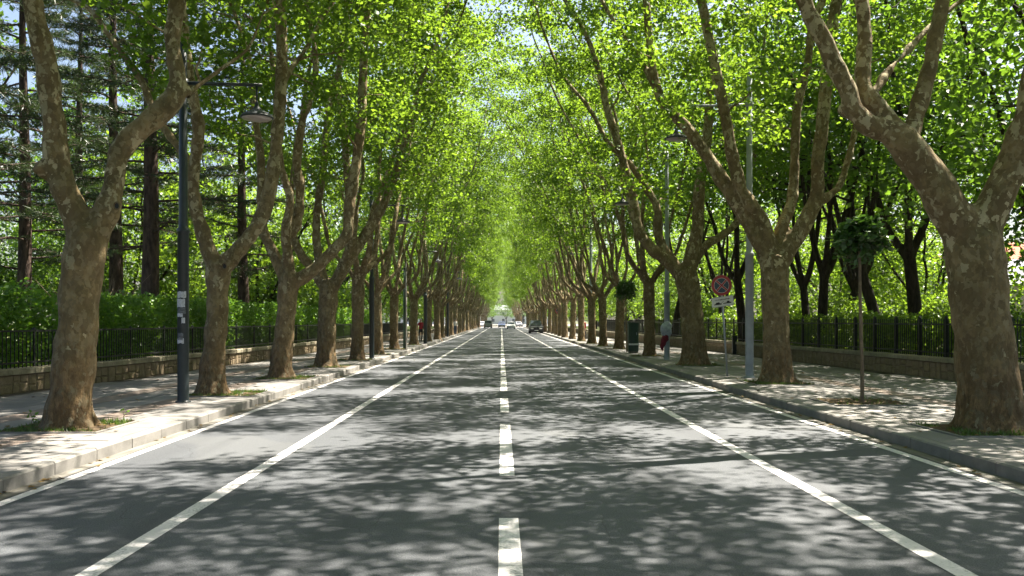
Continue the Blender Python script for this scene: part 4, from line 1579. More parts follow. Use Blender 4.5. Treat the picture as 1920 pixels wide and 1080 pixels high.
SH = [shrub_mesh(81, 1.6, 3.2, 4200, 0.17, 'forest_leaf', 46), shrub_mesh(82, 1.4, 2.2, 3200, 0.15, 'shrub_leaf', 40)]
DRY = shrub_mesh(83, 1.7, 2.9, 0, 0.1, None, 90, 'dry_twig')
rr = random.Random(5)
for k, (x, y, v, s) in enumerate(((-17.5, 36, 0, 1.1), (-12.5, 45, 0, 1.1), (-15.5, 41, 1, 1.3), (-22, 37, 0, 1.2), (-12, 54, 0, 1.2), (-17.5, 48, 1, 1.3), (-11.8, 62, 0, 1.2))):
    t = thing('shrub', 'leafy understorey shrub in the shade behind the left hedge', 'shrub', (x, y, 0.28), rr.uniform(0, 6), 'shrubs behind the left hedge')
    t.scale = (s, s, s)
    ob('stems', SH[v][0], t)
    ob('foliage', SH[v][1], t)
for k, (x, y, v, s) in enumerate(((14.2, 24, 1, 0.75), (15.8, 29, 1, 0.9), (14.0, 33, 1, 0.9), (17.5, 36, 1, 1.0), (13.6, 41, 1, 1.0), (15.5, 46, 1, 1.1), (13.0, 52, 1, 1.0), (20, 40, 1, 1.1), (12.6, 60, 1, 1.1), (21, 50, 1, 1.2))):
    t = thing('shrub', 'sunlit yellow-green shrub behind the right railing', 'shrub', (x, y, 0.28), rr.uniform(0, 6), 'shrubs behind the right railing')
    t.scale = (s, s, s)
    ob('stems', SH[v][0], t)
    ob('foliage', SH[v][1], t)
for k, (px, d) in enumerate(((235, 26.5), (200, 28.5))):
    t = thing('dry_thicket', ['tangle of dry brown twigs above the hedge beside the conifer trunk', 'tangle of dry brown twigs close behind the first left tree'][k], 'thicket', ((px - VX) * d / FPX - 0.6, d, 0.28), k * 2.0)
    ob('twigs', DRY[0], t)


# saplings
def sapling(loc, label, seed, h, r, stem_r):
    rng = np.random.default_rng(seed)
    t = thing('sapling', label, 'tree', loc, 0, 'saplings on the right pavement')
    g = G()
    zc = h - r
    g.tube(*smooth_line([(0, 0, -0.12), (0.0, 0, 0.6), (-0.03, 0, h * 0.45), (-0.05, 0, zc - 0.1), (-0.07, 0, zc + 0.25)], [stem_r * 1.1, stem_r, stem_r * 0.9, stem_r * 0.75, stem_r * 0.4], 0.15), 9)
    Cs, Ds = [], []
    for k in range(150):
        dv = rng.normal(size=3)
        dv[2] = dv[2] * 0.8 + 0.12
        dv /= np.linalg.norm(dv)
        c0 = np.array([-0.06, 0, zc + 0.05])
        L = r * rng.uniform(0.6, 1.05)
        pts = [c0, c0 + dv * L * 0.5 + np.array([0, 0, 0.08]), c0 + dv * L + np.array([0, 0, -0.10])]
        g.tube(pts, [0.008, 0.006, 0.003], 4)
        for s in np.linspace(0.3, 1.0, 9):
            q = c0 + dv * L * s + np.array([0, 0, 0.10 * math.sin(s * 3.0) - 0.1 * s * s])
            sd = np.cross(dv, (0, 0, 1))
            sd /= np.linalg.norm(sd) + 1e-6
            for sg in (-1, 1):
                Cs.append(q)
                Ds.append(sd * sg + dv * 0.7 + np.array([0, 0, -0.35]))
    V, F, Rn = leaves(np.array(Cs), 0.15, rng, 'oval', 1.0, 0.0, direction=np.array(Ds) * 1.4)
    g.obj('trunk', 'sapling_bark', t, smooth=True)
    ob('crown', mk('crown', V, F, 'sapling_leaf', rnd=Rn), t)
    return t


sapling((6.85, 16.2, KH), 'thin young tree with a dark round mop of leaves, in its own pit', 91, 3.58, 0.50, 0.034)
sapling((6.25, 42.5, KH), 'thin young tree beside the green cabinet', 92, 3.6, 0.55, 0.045)
# ================================================================== STREET FURNITURE
def lamp_post(loc, label, side, mat, shade_mat, h, z_arm, arm_len, rod, r0, r1, collar, group, stickers=False, tilt=0.0):
    """side: +1 arm points to +x, -1 to -x"""
    t = thing('lamp_post', label, 'lamp post', loc, 0, group)
    g = G()
    g.lathe([(r0 * 1.35, -0.02), (r0 * 1.35, 0.02), (r0 * 1.02, 0.03), (r0, 0.04), (r0, collar), (r0 * 1.12, collar + 0.01), (r0 * 1.12, collar + 0.09), (r1 * 1.05, collar + 0.12), (r1, collar + 0.2), (r1 * 0.85, h - 0.03), (r1 * 0.5, h)], 20)
    g.obj('pole', mat, t, smooth=False)
    for p_ in t.children[-1].data.polygons:
        p_.use_smooth = True
    G().tube([(0, 0, z_arm), (side * arm_len, 0, z_arm + tilt)], [0.035, 0.032], 10).lathe([(r1 * 1.2, z_arm - 0.07), (r1 * 1.2, z_arm + 0.07)], 14).obj('arm', mat, t, smooth=True)
    xl = side * (arm_len - 0.10)
    zt = z_arm + tilt
    sh = G().lathe([(0.018, zt - rod), (0.022, zt - 0.02)], 10, (xl, 0)).obj('hanger', mat, t, smooth=True)
    zs = zt - rod
    R_ = 0.30
    lamp = G().lathe([(0.02, zs + 0.06), (0.03, zs), (0.05, zs - 0.06), (0.10, zs - 0.12), (0.125, zs - 0.135), (0.135, zs - 0.155), (0.21, zs - 0.17), (0.27, zs - 0.20), (R_, zs - 0.24), (R_ + 0.012, zs - 0.255), (R_ - 0.01, zs - 0.268)], 28, (xl, 0)).obj('lamp_shade', shade_mat, t, smooth=True)
    G().lathe([(R_ - 0.02, zs - 0.27), (R_ - 0.05, zs - 0.29), (0.12, zs - 0.305), (0.01, zs - 0.31)], 28, (xl, 0)).obj('lamp_glass', 'lamp_glass', lamp, smooth=True)
    if stickers:
        rs = random.Random(4)
        for (za, zb, a0, a1, m_) in ((1.98, 2.10, -2.4, -0.7, 'sticker'), (1.80, 1.96, -2.6, -0.9, 'sticker'), (1.68, 1.79, -2.3, -0.8, 'sticker_dark'), (1.62, 1.69, -2.5, -1.3, 'sticker'), (1.50, 1.60, -1.5, -0.9, 'sticker'), (1.18, 1.32, -2.3, -1.2, 'sticker_dark'), (1.12, 1.21, -2.5, -1.1, 'sticker')):
            V, F = [], []
            k = 9
            for i in range(k):
                a = a0 + (a1 - a0) * i / (k - 1)
                for z in (za, zb):
                    V.append(((r0 + 0.003) * math.cos(a), (r0 + 0.003) * math.sin(a), z + rs.uniform(-0.008, 0.008)))
                if i:
                    F.append((2 * i - 2, 2 * i, 2 * i + 1, 2 * i - 1))
            ob('sticker', mk('sticker', V, F, m_, smooth=True), t)
    return t


LP_L, LP_R = 'black lamp posts of the left pavement', 'grey lamp posts of the right pavement'
lamp_post((-6.04, 16.2, KH), 'black lamp post with torn stickers beside the second left tree', 1, 'lamp_black', 'lamp_shade_grey', 6.85, 6.06, 1.5, 0.36, 0.105, 0.082, 3.2, LP_L, True, -0.04)
lamp_post((-5.24, 34.5, KH), 'thin black lamp post by the fifth left tree, bell lamp over the kerb', 1, 'lamp_black', 'lamp_shade_grey', 7.0, 6.2, 1.35, 0.42, 0.10, 0.075, 3.2, LP_L)
lamp_post((-5.12, 57.5, KH), 'small black lamp post in front of the person in red', 1, 'lamp_black', 'lamp_shade_grey', 7.0, 6.2, 0.95, 0.42, 0.12, 0.09, 3.2, LP_L)
lamp_post((-5.15, 82.0, KH), 'tiny far lamp post nearest the walkers on the left', 1, 'lamp_black', 'lamp_shade_grey', 7.0, 6.2, 1.2, 0.42, 0.10, 0.08, 3.2, LP_L)
lamp_post((6.76, 23.25, KH), 'tall grey lamp post with long arm beside the leaning sign', -1, 'galvanised', 'lamp_shade_grey', 8.32, 7.43, 2.1, 0.62, 0.11, 0.085, 3.3, LP_R, False, -0.05)
lamp_post((6.52, 33.6, KH), 'grey lamp post with a plastic bag and red cloth tied to it', -1, 'galvanised', 'lamp_shade_grey', 8.2, 6.75, 1.85, 0.36, 0.11, 0.085, 2.6, LP_R)
lamp_post((6.35, 60.5, KH), 'far grey lamp post between the seventh and eighth right trees', -1, 'galvanised', 'lamp_shade_grey', 8.2, 6.9, 1.6, 0.42, 0.13, 0.10, 2.9, LP_R)


# poles by the left kerb
def bare_pole(loc, label, mat, r, h):
    t = thing('pole', label, 'pole', loc)
    G().lathe([(r * 1.5, -0.02), (r * 1.5, 0.03), (r, 0.05), (r * 0.85, h)], 14).obj('shaft', mat, t, smooth=True)
    G().lathe([(r * 0.95, h + 0.001), (r * 0.95, h + 0.05), (r * 0.3, h + 0.08)], 14).obj('cap', mat, t, smooth=True)


bare_pole((-5.30, 47.0, KH), 'plain dark green pole just behind the seventh left tree', 'bin_green', 0.11, 4.4)
bare_pole((-5.05, 45.2, KH), 'plain grey pole next to the dark green pole', 'weathered_steel', 0.055, 4.6)


def torn(loc, label, name, cat, mat, pts, rad, seed, squash=0.7):
    """crumpled soft thing: a fat wrinkled tube"""
    rng = np.random.default_rng(seed)
    P_, R_ = smooth_line(pts, rad, 0.04)
    V, F = tube(P_, R_, 18)
    V = V.copy()
    for i, v in enumerate(V):
        q = Vector(v) * 9
        f = 1 + 0.28 * mnoise.noise(q + Vector((seed, 0, 0)))
        k = min(i // 18, len(P_) - 1)
        V[i] = P_[k] + (V[i] - P_[k]) * f
    V[:, 1] *= squash
    return tag(G().add(V, F).obj(name, mat, None, loc, smooth=True), label, cat)


torn((6.50, 33.38, 0.0), 'crumpled pale plastic bag tied around the second grey lamp post', 'plastic_bag', 'bag', 'plastic_bag',
     [(0.02, 0, 1.66), (0.0, -0.02, 1.55), (-0.06, -0.04, 1.35), (-0.02, -0.04, 1.15), (0.04, -0.02, 1.02)], [0.05, 0.19, 0.23, 0.20, 0.06], 3)
torn((6.40, 33.30, 0.0), 'dark red cloth hanging below the plastic bag on the lamp post', 'hanging_cloth', 'cloth', 'red_cloth',
     [(0.03, 0, 1.14), (-0.02, 0, 1.0), (-0.07, 0, 0.84), (-0.12, 0, 0.68), (-0.10, 0, 0.52)], [0.12, 0.14, 0.12, 0.08, 0.02], 8)


# round signs
def disc(g, c, r0, r1, y, k=40, depth=0.0):
    V = []
    for i in range(k):
        a = 2 * math.pi * i / k
        V += [(c[0] + r0 * math.cos(a), y, c[1] + r0 * math.sin(a)), (c[0] + r1 * math.cos(a), y, c[1] + r1 * math.sin(a))]
    F = [(2 * i, 2 * ((i + 1) % k), 2 * ((i + 1) % k) + 1, 2 * i + 1) for i in range(k)]
    if r0 == 0:
        V = [(c[0] + r1 * math.cos(2 * math.pi * i / k), y, c[1] + r1 * math.sin(2 * math.pi * i / k)) for i in range(k)]
        F = [tuple(range(k))]
    g.add(V, F)


def round_sign(loc, label, R_, zc, lean, plate, group=None, two_tone=False):
    t = thing('road_sign', label, 'sign', loc, 0, group)
    t.rotation_euler = (0, lean, 0)
    G().lathe([(0.026, -0.05), (0.026, zc - R_ * 0.4)], 10).obj('post', 'galvanised', t, smooth=True)
    y = -0.05
    V, k = [], 40
    body = G().prism([(R_ * math.cos(2 * math.pi * i / k), zc + R_ * math.sin(2 * math.pi * i / k)) for i in range(k)], 'y', y + 0.004, y + 0.02)
    face = body.obj('face', 'steel_back', t)
    g = G()
    disc(g, (0, zc), R_ * 0.73, R_ * 0.985, y)
    g.obj('ring', 'sign_red', face)
    g = G()
    disc(g, (0, zc), 0, R_ * 0.70, y)
    g.obj('field', 'sign_blue', face)
    g = G()
    disc(g, (0, zc), R_ * 0.70, R_ * 0.73, y)
    g.obj('inner_rim', 'sign_white', face)
    for m_, w, yy in (('sign_white', 0.085, y - 0.0025), ('sign_red', 0.062, y - 0.005)):
        g = G()
        a = R(45)
        for s in (1, -1):
            d_ = np.array([math.cos(a), s * math.sin(a)])
            nn_ = np.array([-d_[1], d_[0]])
            L_ = R_ * 0.70
            pts = [d_ * -L_ - nn_ * w * R_ * 1.2, d_ * L_ - nn_ * w * R_ * 1.2, d_ * L_ + nn_ * w * R_ * 1.2, d_ * -L_ + nn_ * w * R_ * 1.2]
            g.add([(q[0], yy - (0.0008 if s > 0 else 0), zc + q[1]) for q in pts], [(0, 1, 2, 3)])
            if two_tone:
                break
        g.obj('cross' if not two_tone else 'slash', m_, face)
    # clamp brackets
    G().box(-0.06, 0.06, -0.03, 0.03, zc - R_ * 0.62, zc - R_ * 0.56).obj('clamp', 'galvanised', t)
    if plate:
        zp, w, h = plate
        sn = math.sin(0.07)
        pl = G().prism([(-w / 2, zp - h / 2 - w / 2 * sn), (w / 2, zp - h / 2 + w / 2 * sn), (w / 2, zp + h / 2 + w / 2 * sn), (-w / 2, zp + h / 2 - w / 2 * sn)], 'y', y + 0.006, y + 0.018).obj('plate', 'sign_white', t)
        g = G()
        yy = y + 0.0025

        def rect(a, b, c_, d_):
            g.add([(a, yy, zp + c_ + a * sn), (b, yy, zp + c_ + b * sn), (b, yy, zp + d_ + b * sn), (a, yy, zp + d_ + a * sn)], [(0, 1, 2, 3)])

        def poly(pts):
            g.add([(a, yy, zp + b + a * sn) for a, b in pts], [tuple(range(len(pts)))])
        # a line of small dark characters, then a tow truck lifting a car
        x = -w * 0.36
        rs = random.Random(8)
        while x < w * 0.36:
            cw = rs.uniform(0.020, 0.036)
            rect(x, x + 0.006, 0.040, 0.078)
            rect(x + cw - 0.006, x + cw, 0.040, 0.078)
            if rs.random() < 0.75:
                rect(x + 0.006, x + cw - 0.006, rs.choice((0.040, 0.056, 0.070)), rs.choice((0.048, 0.064, 0.078)) + 0.001)
            x += cw + 0.012
        poly([(-w * .40, -.075), (-w * .05, -.075), (-w * .05, -.045), (-w * .13, -.04), (-w * .17, -.005), (-w * .30, -.01), (-w * .34, -.045), (-w * .40, -.05)])
        poly([(w * .02, -.065), (w * .40, -.065), (w * .40, -.035), (w * .33, -.03), (w * .30, .005), (w * .20, .005), (w * .19, -.035), (w * .02, -.045)])
        poly([(-w * .05, -.04), (w * .06, .008), (w * .05, .014), (-w * .06, -.032)])
        rim = G()
        g.obj('print', 'sign_black', pl)
        for a, b, c_, d_ in ((-w / 2 + .008, w / 2 - .008, h / 2 - .014, h / 2 - .008), (-w / 2 + .008, w / 2 - .008, -h / 2 + .008, -h / 2 + .014)):
            rim.add([(a, yy - .0015, zp + c_ + a * sn), (b, yy - .0015, zp + c_ + b * sn), (b, yy - .0015, zp + d_ + b * sn), (a, yy - .0015, zp + d_ + a * sn)], [(0, 1, 2, 3)])
        rim.obj('border', 'sign_black', pl)
    return t


round_sign((6.28, 23.7, KH), 'leaning round red and blue no-stopping sign with a tow-away plate below', 0.285, 2.53, R(-4.0), (2.08, 0.60, 0.28))
round_sign((5.75, 86.0, KH), 'small far round red and blue sign on the right pavement', 0.34, 2.55, 0.0, None, None, True)

# green cabinet
t = thing('utility_cabinet', 'tall dark green metal cabinet beside the fourth right tree', 'cabinet', (6.30, 40.8, KH))
g = G().prism([(-0.24, -0.18), (-0.19, -0.24), (0.19, -0.24), (0.24, -0.18), (0.24, 0.2), (-0.24, 0.2)], 'z', 0.08, 1.40)
g.obj('body', 'bin_green', t)
G().box(-0.21, 0.21, -0.2, 0.18, -0.01, 0.079).obj('plinth', 'gutter_concrete', t)
G().prism([(-0.27, -0.2), (-0.21, -0.27), (0.21, -0.27), (0.27, -0.2), (0.27, 0.22), (-0.27, 0.22)], 'z', 1.401, 1.46).obj('lid', 'bin_green', t)
G().box(-0.243, 0.243, -0.245, -0.239, 0.38, 0.46).obj('band', 'band_white', t)
G().box(-0.17, 0.17, -0.2465, -0.2405, 0.52, 1.34).obj('door', 'bin_green', t)
G().box(0.11, 0.14, -0.262, -0.2475, 0.86, 0.98).obj('handle', 'galvanised', t)

# short dark gate post in the right wall gap and its rough pier
t = thing('bollard', 'short dark post leaning against the wall behind the leaning sign', 'post', P(1377, 663, 39.6) * np.array([1, 1, 0]) + np.array([0, 0, KH]))
G().box(-0.10, 0.10, -0.08, 0.08, -0.02, 0.78).obj('shaft', 'lamp_black', t)
G().prism([(-0.12, -0.10), (0.12, -0.10), (0.12, 0.10), (-0.12, 0.10)], 'z', 0.781, 0.85).obj('cap', 'lamp_black', t)


# ------------------------------------------------------------------ people
def person(loc, label, rz, shirt, trouser, hair, h=1.70, stride=0.22, sleeve=True, long_hair=False, group=None):
    k = h / 1.70
    g = G()

    def T(pts, rad, s=10):
        g.tube(*smooth_line([np.array(q) * k for q in pts], [r * k for r in rad], 0.05), s)
    hs = 0.085
    s_ = stride
    legs = []
    for sg, ph in ((-1, 1), (1, -1)):
        yk = -s_ * 0.35 * ph
        ya = -s_ * ph
        knee = (sg * 0.085, yk - 0.05, 0.47)
        ank = (sg * 0.085, ya + (0.05 if ph < 0 else 0), 0.085)
        T([(sg * hs, 0, 0.90), knee, ank], [0.088, 0.058, 0.042])
        T([(ank[0], ank[1] + 0.04, 0.045), (ank[0], ank[1] - 0.06, 0.045), (ank[0] + sg * 0.01, ank[1] - 0.17, 0.035)], [0.045, 0.048, 0.034])
    T([(0, 0, 0.86), (0, 0, 0.95), (0, -0.005, 1.10), (0, 0, 1.26), (0, 0.005, 1.38), (0, 0.01, 1.44)], [0.13, 0.145, 0.13, 0.15, 0.13, 0.07], 14)
    T([(-0.17, 0, 1.36), (0, 0, 1.385), (0.17, 0, 1.36)], [0.06, 0.085, 0.06])
    T([(0, 0.01, 1.40), (0, -0.005, 1.50)], [0.058, 0.052])
    T([(0, 0, 1.475), (0, -0.012, 1.53), (0, -0.005, 1.60), (0, 0.005, 1.66), (0, 0.005, 1.695)], [0.052, 0.075, 0.088, 0.075, 0.035], 14)
    T([(0, -0.07, 1.60), (0, -0.105, 1.565), (0, -0.085, 1.55)], [0.012, 0.017, 0.012], 6)
    for sg in (-1, 1):
        T([(sg * 0.085, 0.005, 1.60), (sg * 0.098, 0.01, 1.575)], [0.018, 0.014], 6)
    hands = []
    for sg, ph in ((-1, -1), (1, 1)):
        el = (sg * 0.225, -s_ * 0.18 * ph + 0.03, 1.10)
        wr = (sg * 0.215, -s_ * 0.75 * ph - 0.03, 0.87)
        T([(sg * 0.175, 0, 1.36), el, wr], [0.055, 0.043, 0.028])
        T([wr, (wr[0], wr[1] - 0.02, wr[2] - 0.085)], [0.030, 0.034], 8)
        hands.append((sg, wr))
    V, F, Nn = remesh(g.V, g.F, 0.016 * k)
    V = V.astype(np.float64)
    cz = V[F].mean(1) / k
    mi = np.zeros(len(F), int)                     # 0 skin
    arm = np.abs(cz[:, 0]) > 0.155
    tr = (cz[:, 2] < 0.93) & (~(arm & (cz[:, 2] > 0.70)))
    mi[tr] = 2
    mi[(cz[:, 2] >= 0.93) & (cz[:, 2] < 1.435)] = 1
    mi[(arm) & (cz[:, 2] < (0.90 if sleeve else 1.18)) & (cz[:, 2] > 0.70)] = 0
    mi[(cz[:, 2] < 0.095)] = 3
    F = [tuple(f) for f in F]
    V = V.tolist()
    mi = mi.tolist()
    for sg, wr in hands:                            # four fingers and a thumb, gently curled
        bz = wr[2] - 0.085
        for j, (dx, L_) in enumerate(((-0.024, 0.060), (-0.008, 0.072), (0.008, 0.068), (0.024, 0.052))):
            p0 = np.array((wr[0], wr[1] - 0.02 + dx, bz))
            pts = [p0, p0 + (-sg * 0.006, 0, -L_ * 0.45), p0 + (-sg * 0.022, 0, -L_ * 0.82)]
            v, f = tube([q * k for q in pts], [0.0085 * k, 0.008 * k, 0.006 * k], 6)
            b = len(V)
            V += v.tolist()
            F += [tuple(i + b for i in q) for q in f]
            mi += [0] * len(f)
        p0 = np.array((wr[0] - sg * 0.01, wr[1] - 0.045, wr[2] - 0.035))
        v, f = tube([q * k for q in (p0, p0 + (-sg * 0.008, -0.025, -0.025), p0 + (-sg * 0.012, -0.03, -0.052))], [0.011 * k, 0.0095 * k, 0.007 * k], 6)
        b = len(V)
        V += v.tolist()
        F += [tuple(i + b for i in q) for q in f]
        mi += [0] * len(f)
    t = tag(ob('person', mk('person', V, F, ['skin', shirt, trouser, 'shoe'], True, mi), None, loc, rz), label, 'person', group)
    hg = G()
    hp = [(0.090, 1.615), (0.096, 1.64), (0.088, 1.675), (0.062, 1.70), (0.02, 1.715)]
    hg.lathe([(r * k, z * k) for r, z in hp], 16, (0, 0.012 * k))
    hg.tube([(0, 0.055 * k, 1.66 * k), (0, 0.075 * k, 1.58 * k), (0, 0.07 * k, (1.42 if long_hair else 1.51) * k)], [0.07 * k, 0.065 * k, 0.03 * k], 10)
    hg.obj('hair', hair, t, smooth=True)
    for sg in (-1, 1):
        G().lathe([(0.004 * k, 1.594 * k), (0.009 * k, 1.60 * k), (0.004 * k, 1.606 * k)], 8, (sg * 0.032 * k, -0.083 * k)).obj('eye', 'sign_black', t)
    G().box(-0.022 * k, 0.022 * k, -0.087 * k, -0.076 * k, 1.528 * k, 1.534 * k).obj('mouth', 'shirt_red', t)
    return t


person((-5.95, 63.0, KH), 'person in dark red top walking on the left pavement beside a small lamp post', 0.2, 'shirt_red', 'trouser_dark', 'hair_grey', 1.68)
person((-5.22, 97.0, KH), 'tiny person in pale top on the far left pavement', 0.1, 'shirt_white', 'trouser_blue', 'hair_black', 1.70)
person((-5.75, 98.5, KH), 'tiny person dressed all in black on the far left pavement', 3.0, 'shirt_black', 'trouser_dark', 'hair_black', 1.75)
person((6.75, 70.0, KH), 'small person with dark hair and red top on the far right pavement', 2.6, 'shirt_red', 'trouser_dark', 'hair_black', 1.66, long_hair=True)
# pale stone block by that person
t = thing('stone_block', 'pale stone block on the right pavement behind the small person', 'block', (7.4, 72.5, KH))
G().box(-0.35, 0.35, -0.3, 0.3, -0.01, 0.42).obj('base', 'kerb_granite', t)
G().box(-0.30, 0.30, -0.26, 0.26, 0.421, 0.62).obj('top', 'cap_stone', t)


# ------------------------------------------------------------------ cars
def car(loc, label, rz, paint, suv=False, group=None):
    t = thing('car', label, 'car', loc, rz, group)
    W = 0.90 if suv else 0.86
    Ht = 1.75 if suv else 1.45
    L = 2.25
    sill = 0.32 if suv else 0.24
    belt = 1.05 if suv else 0.88
    # body: side outline lofted across the width with rounded shoulders (x right, y forward = -Y here is the nose)
    side = [(-L, sill + 0.1), (-L - 0.03, 0.55), (-L + 0.05, belt - 0.22), (-L + 0.35, belt - 0.12), (-1.05, belt), (1.75, belt), (L - 0.05, belt - 0.08), (L, 0.55), (L - 0.05, sill + 0.08)]
    arch = []
    for cy in (1.38, -1.38):
        arch += [(cy + 0.37 * math.cos(a), sill + 0.05 + 0.36 * math.sin(a)) for a in np.linspace(0, math.pi, 9)]
    prof = side + arch
    g = G()
    k = len(prof)
    rings = [(-W, 0.955), (-W * 0.97, 1.0), (W * 0.97, 1.0), (W, 0.955)]
    V = []
    for x, s in rings:
        for y, z in prof:
            zz = z if z < 0.7 else 0.7 + (z - 0.7) * s
            V.append((x, y * (1.0 if abs(x) < W * 0.98 else 0.985), zz))
    F = [tuple(range(k))[::-1], tuple(range(3 * k, 4 * k))]
    for r_ in range(3):
        F += [(r_ * k + i, r_ * k + (i + 1) % k, (r_ + 1) * k + (i + 1) % k, (r_ + 1) * k + i) for i in range(k)]
    body = g.add(V, F).obj('body', paint, t)
    # cabin with tumblehome
    def cab(x0, x1, inset):
        b, tp = belt - 0.01, Ht
        yb0, yb1 = (-1.15, 2.05) if suv else (-1.1, 1.75)
        yt0, yt1 = (-0.45, 1.85) if suv else (-0.35, 1.05)
        return [(-x0, yb0, b), (x0, yb0, b), (x0, yb1, b), (-x0, yb1, b), (-x1, yt0, tp - .04), (x1, yt0, tp - .04), (x1, yt1, tp - .04), (-x1, yt1, tp - .04), (-x1 * .9, yt0 + .12, tp), (x1 * .9, yt0 + .12, tp), (x1 * .9, yt1 - .12, tp), (-x1 * .9, yt1 - .12, tp)]
    x0, x1 = W * 0.93, W * 0.76
    V = cab(x0, x1, 0)
    F = [(3, 2, 1, 0), (0, 1, 5, 4), (1, 2, 6, 5), (2, 3, 7, 6), (3, 0, 4, 7), (4, 5, 9, 8), (5, 6, 10, 9), (6, 7, 11, 10), (7, 4, 8, 11), (8, 9, 10, 11)]
    G().add(V, F).obj('cabin', paint, t)
    A = [np.array(v) for v in V]

    def pane(a, b, c_, d_, u0, u1, v0, v1, name):
        out = []
        nrm = np.cross(A[b] - A[a], A[d_] - A[a])
        nrm = nrm / np.linalg.norm(nrm) * 0.006
        for u, v in ((u0, v0), (u1, v0), (u1, v1), (u0, v1)):
            q = (A[a] * (1 - u) + A[b] * u) * (1 - v) + (A[d_] * (1 - u) + A[c_] * u) * v
            out.append(q + nrm)
        out2 = [q - nrm * 0.8 for q in out]
        G().add(out + out2, [(0, 1, 2, 3), (7, 6, 5, 4), (0, 4, 5, 1), (1, 5, 6, 2), (2, 6, 7, 3), (3, 7, 4, 0)]).obj(name, 'car_glass', t)
    pane(0, 1, 5, 4, 0.06, 0.94, 0.10, 0.93, 'windscreen')
    pane(2, 3, 7, 6, 0.08, 0.92, 0.15, 0.90, 'rear_window')
    for (a, b, c_, d_) in ((1, 2, 6, 5), (3, 0, 4, 7)):
        pane(a, b, c_, d_, 0.10, 0.46, 0.12, 0.90, 'side_window')
        pane(a, b, c_, d_, 0.50, 0.86, 0.12, 0.90, 'side_window')
    for sx in (-1, 1):
        for sy in (-1.38, 1.38):
            g = G()
            r = 0.355 if suv else 0.315
            V, F = [], []
            pr = [(r * 0.62, -0.10), (r * 0.95, -0.11), (r, -0.07), (r, 0.07), (r * 0.95, 0.11), (r * 0.62, 0.10)]
            kk = 20
            for rr_, xx in pr:
                for i in range(kk):
                    a = 2 * math.pi * i / kk
                    V.append((sx * (W - 0.115) + xx, sy + rr_ * math.cos(a), r + rr_ * math.sin(a)))
            for j in range(len(pr) - 1):
                F += [(j * kk + i, j * kk + (i + 1) % kk, (j + 1) * kk + (i + 1) % kk, (j + 1) * kk + i) for i in range(kk)]
            wh = g.add(V, F).obj('wheel', 'rubber', t)
            V = [(sx * (W - 0.115) + sx * 0.085, sy + r * 0.63 * math.cos(2 * math.pi * i / kk), r + r * 0.63 * math.sin(2 * math.pi * i / kk)) for i in range(kk)] + [(sx * (W - 0.115) + sx * 0.105, sy, r)]
            G().add(V, [(i, (i + 1) % kk, kk) for i in range(kk)]).obj('rim', 'rim_metal', wh)
        G().box(sx * W * 0.62 - 0.17, sx * W * 0.62 + 0.17, -L - 0.045, -L + 0.02, 0.60, 0.73).obj('headlight', 'lens_white', t)
        G().box(sx * W * 0.78 - 0.10, sx * W * 0.78 + 0.10, L - 0.05, L + 0.012, 0.60, 0.80).obj('tail_light', 'lens_red', t)
        G().box(sx * (W + 0.10) - 0.09, sx * (W + 0.10) + 0.09, -0.95, -0.80, belt + 0.02, belt + 0.15).obj('mirror', paint, t)
    G().box(-W * 0.9, W * 0.9, -L - 0.07, -L + 0.1, sill + 0.05, 0.50).obj('bumper', paint, t)
    G().box(-W * 0.9, W * 0.9, L - 0.1, L + 0.05, sill + 0.05, 0.50).obj('bumper', paint, t)
    G().box(-W * 0.38, W * 0.38, -L - 0.05, -L + 0.02, 0.56, 0.70).obj('grille', 'sign_black', t)
    G().box(-0.24, 0.24, -L - 0.078, -L - 0.069, 0.37, 0.47).obj('number_plate', 'plate_white', t)
    G().box(-W * 0.8, W * 0.8, -L + 0.15, L - 0.15, 0.16, sill + 0.10).obj('underbody', 'rubber', t)
    return t


car((4.55, 113.0, 0.0), 'dark off-road car parked facing us at the far right kerb', 0.0, 'car_black', True)
car((2.0, 176.0, 0.0), 'white car in the far right lane facing us', 0.0, 'car_white', False)
car((0.1, 208.0, 0.0), 'small dark blue car in the middle of the far road end', 0.0, 'car_blue', False)
car((-2.9, 188.0, 0.0), 'small grey car at the far left of the road', math.pi, 'car_silver', True)
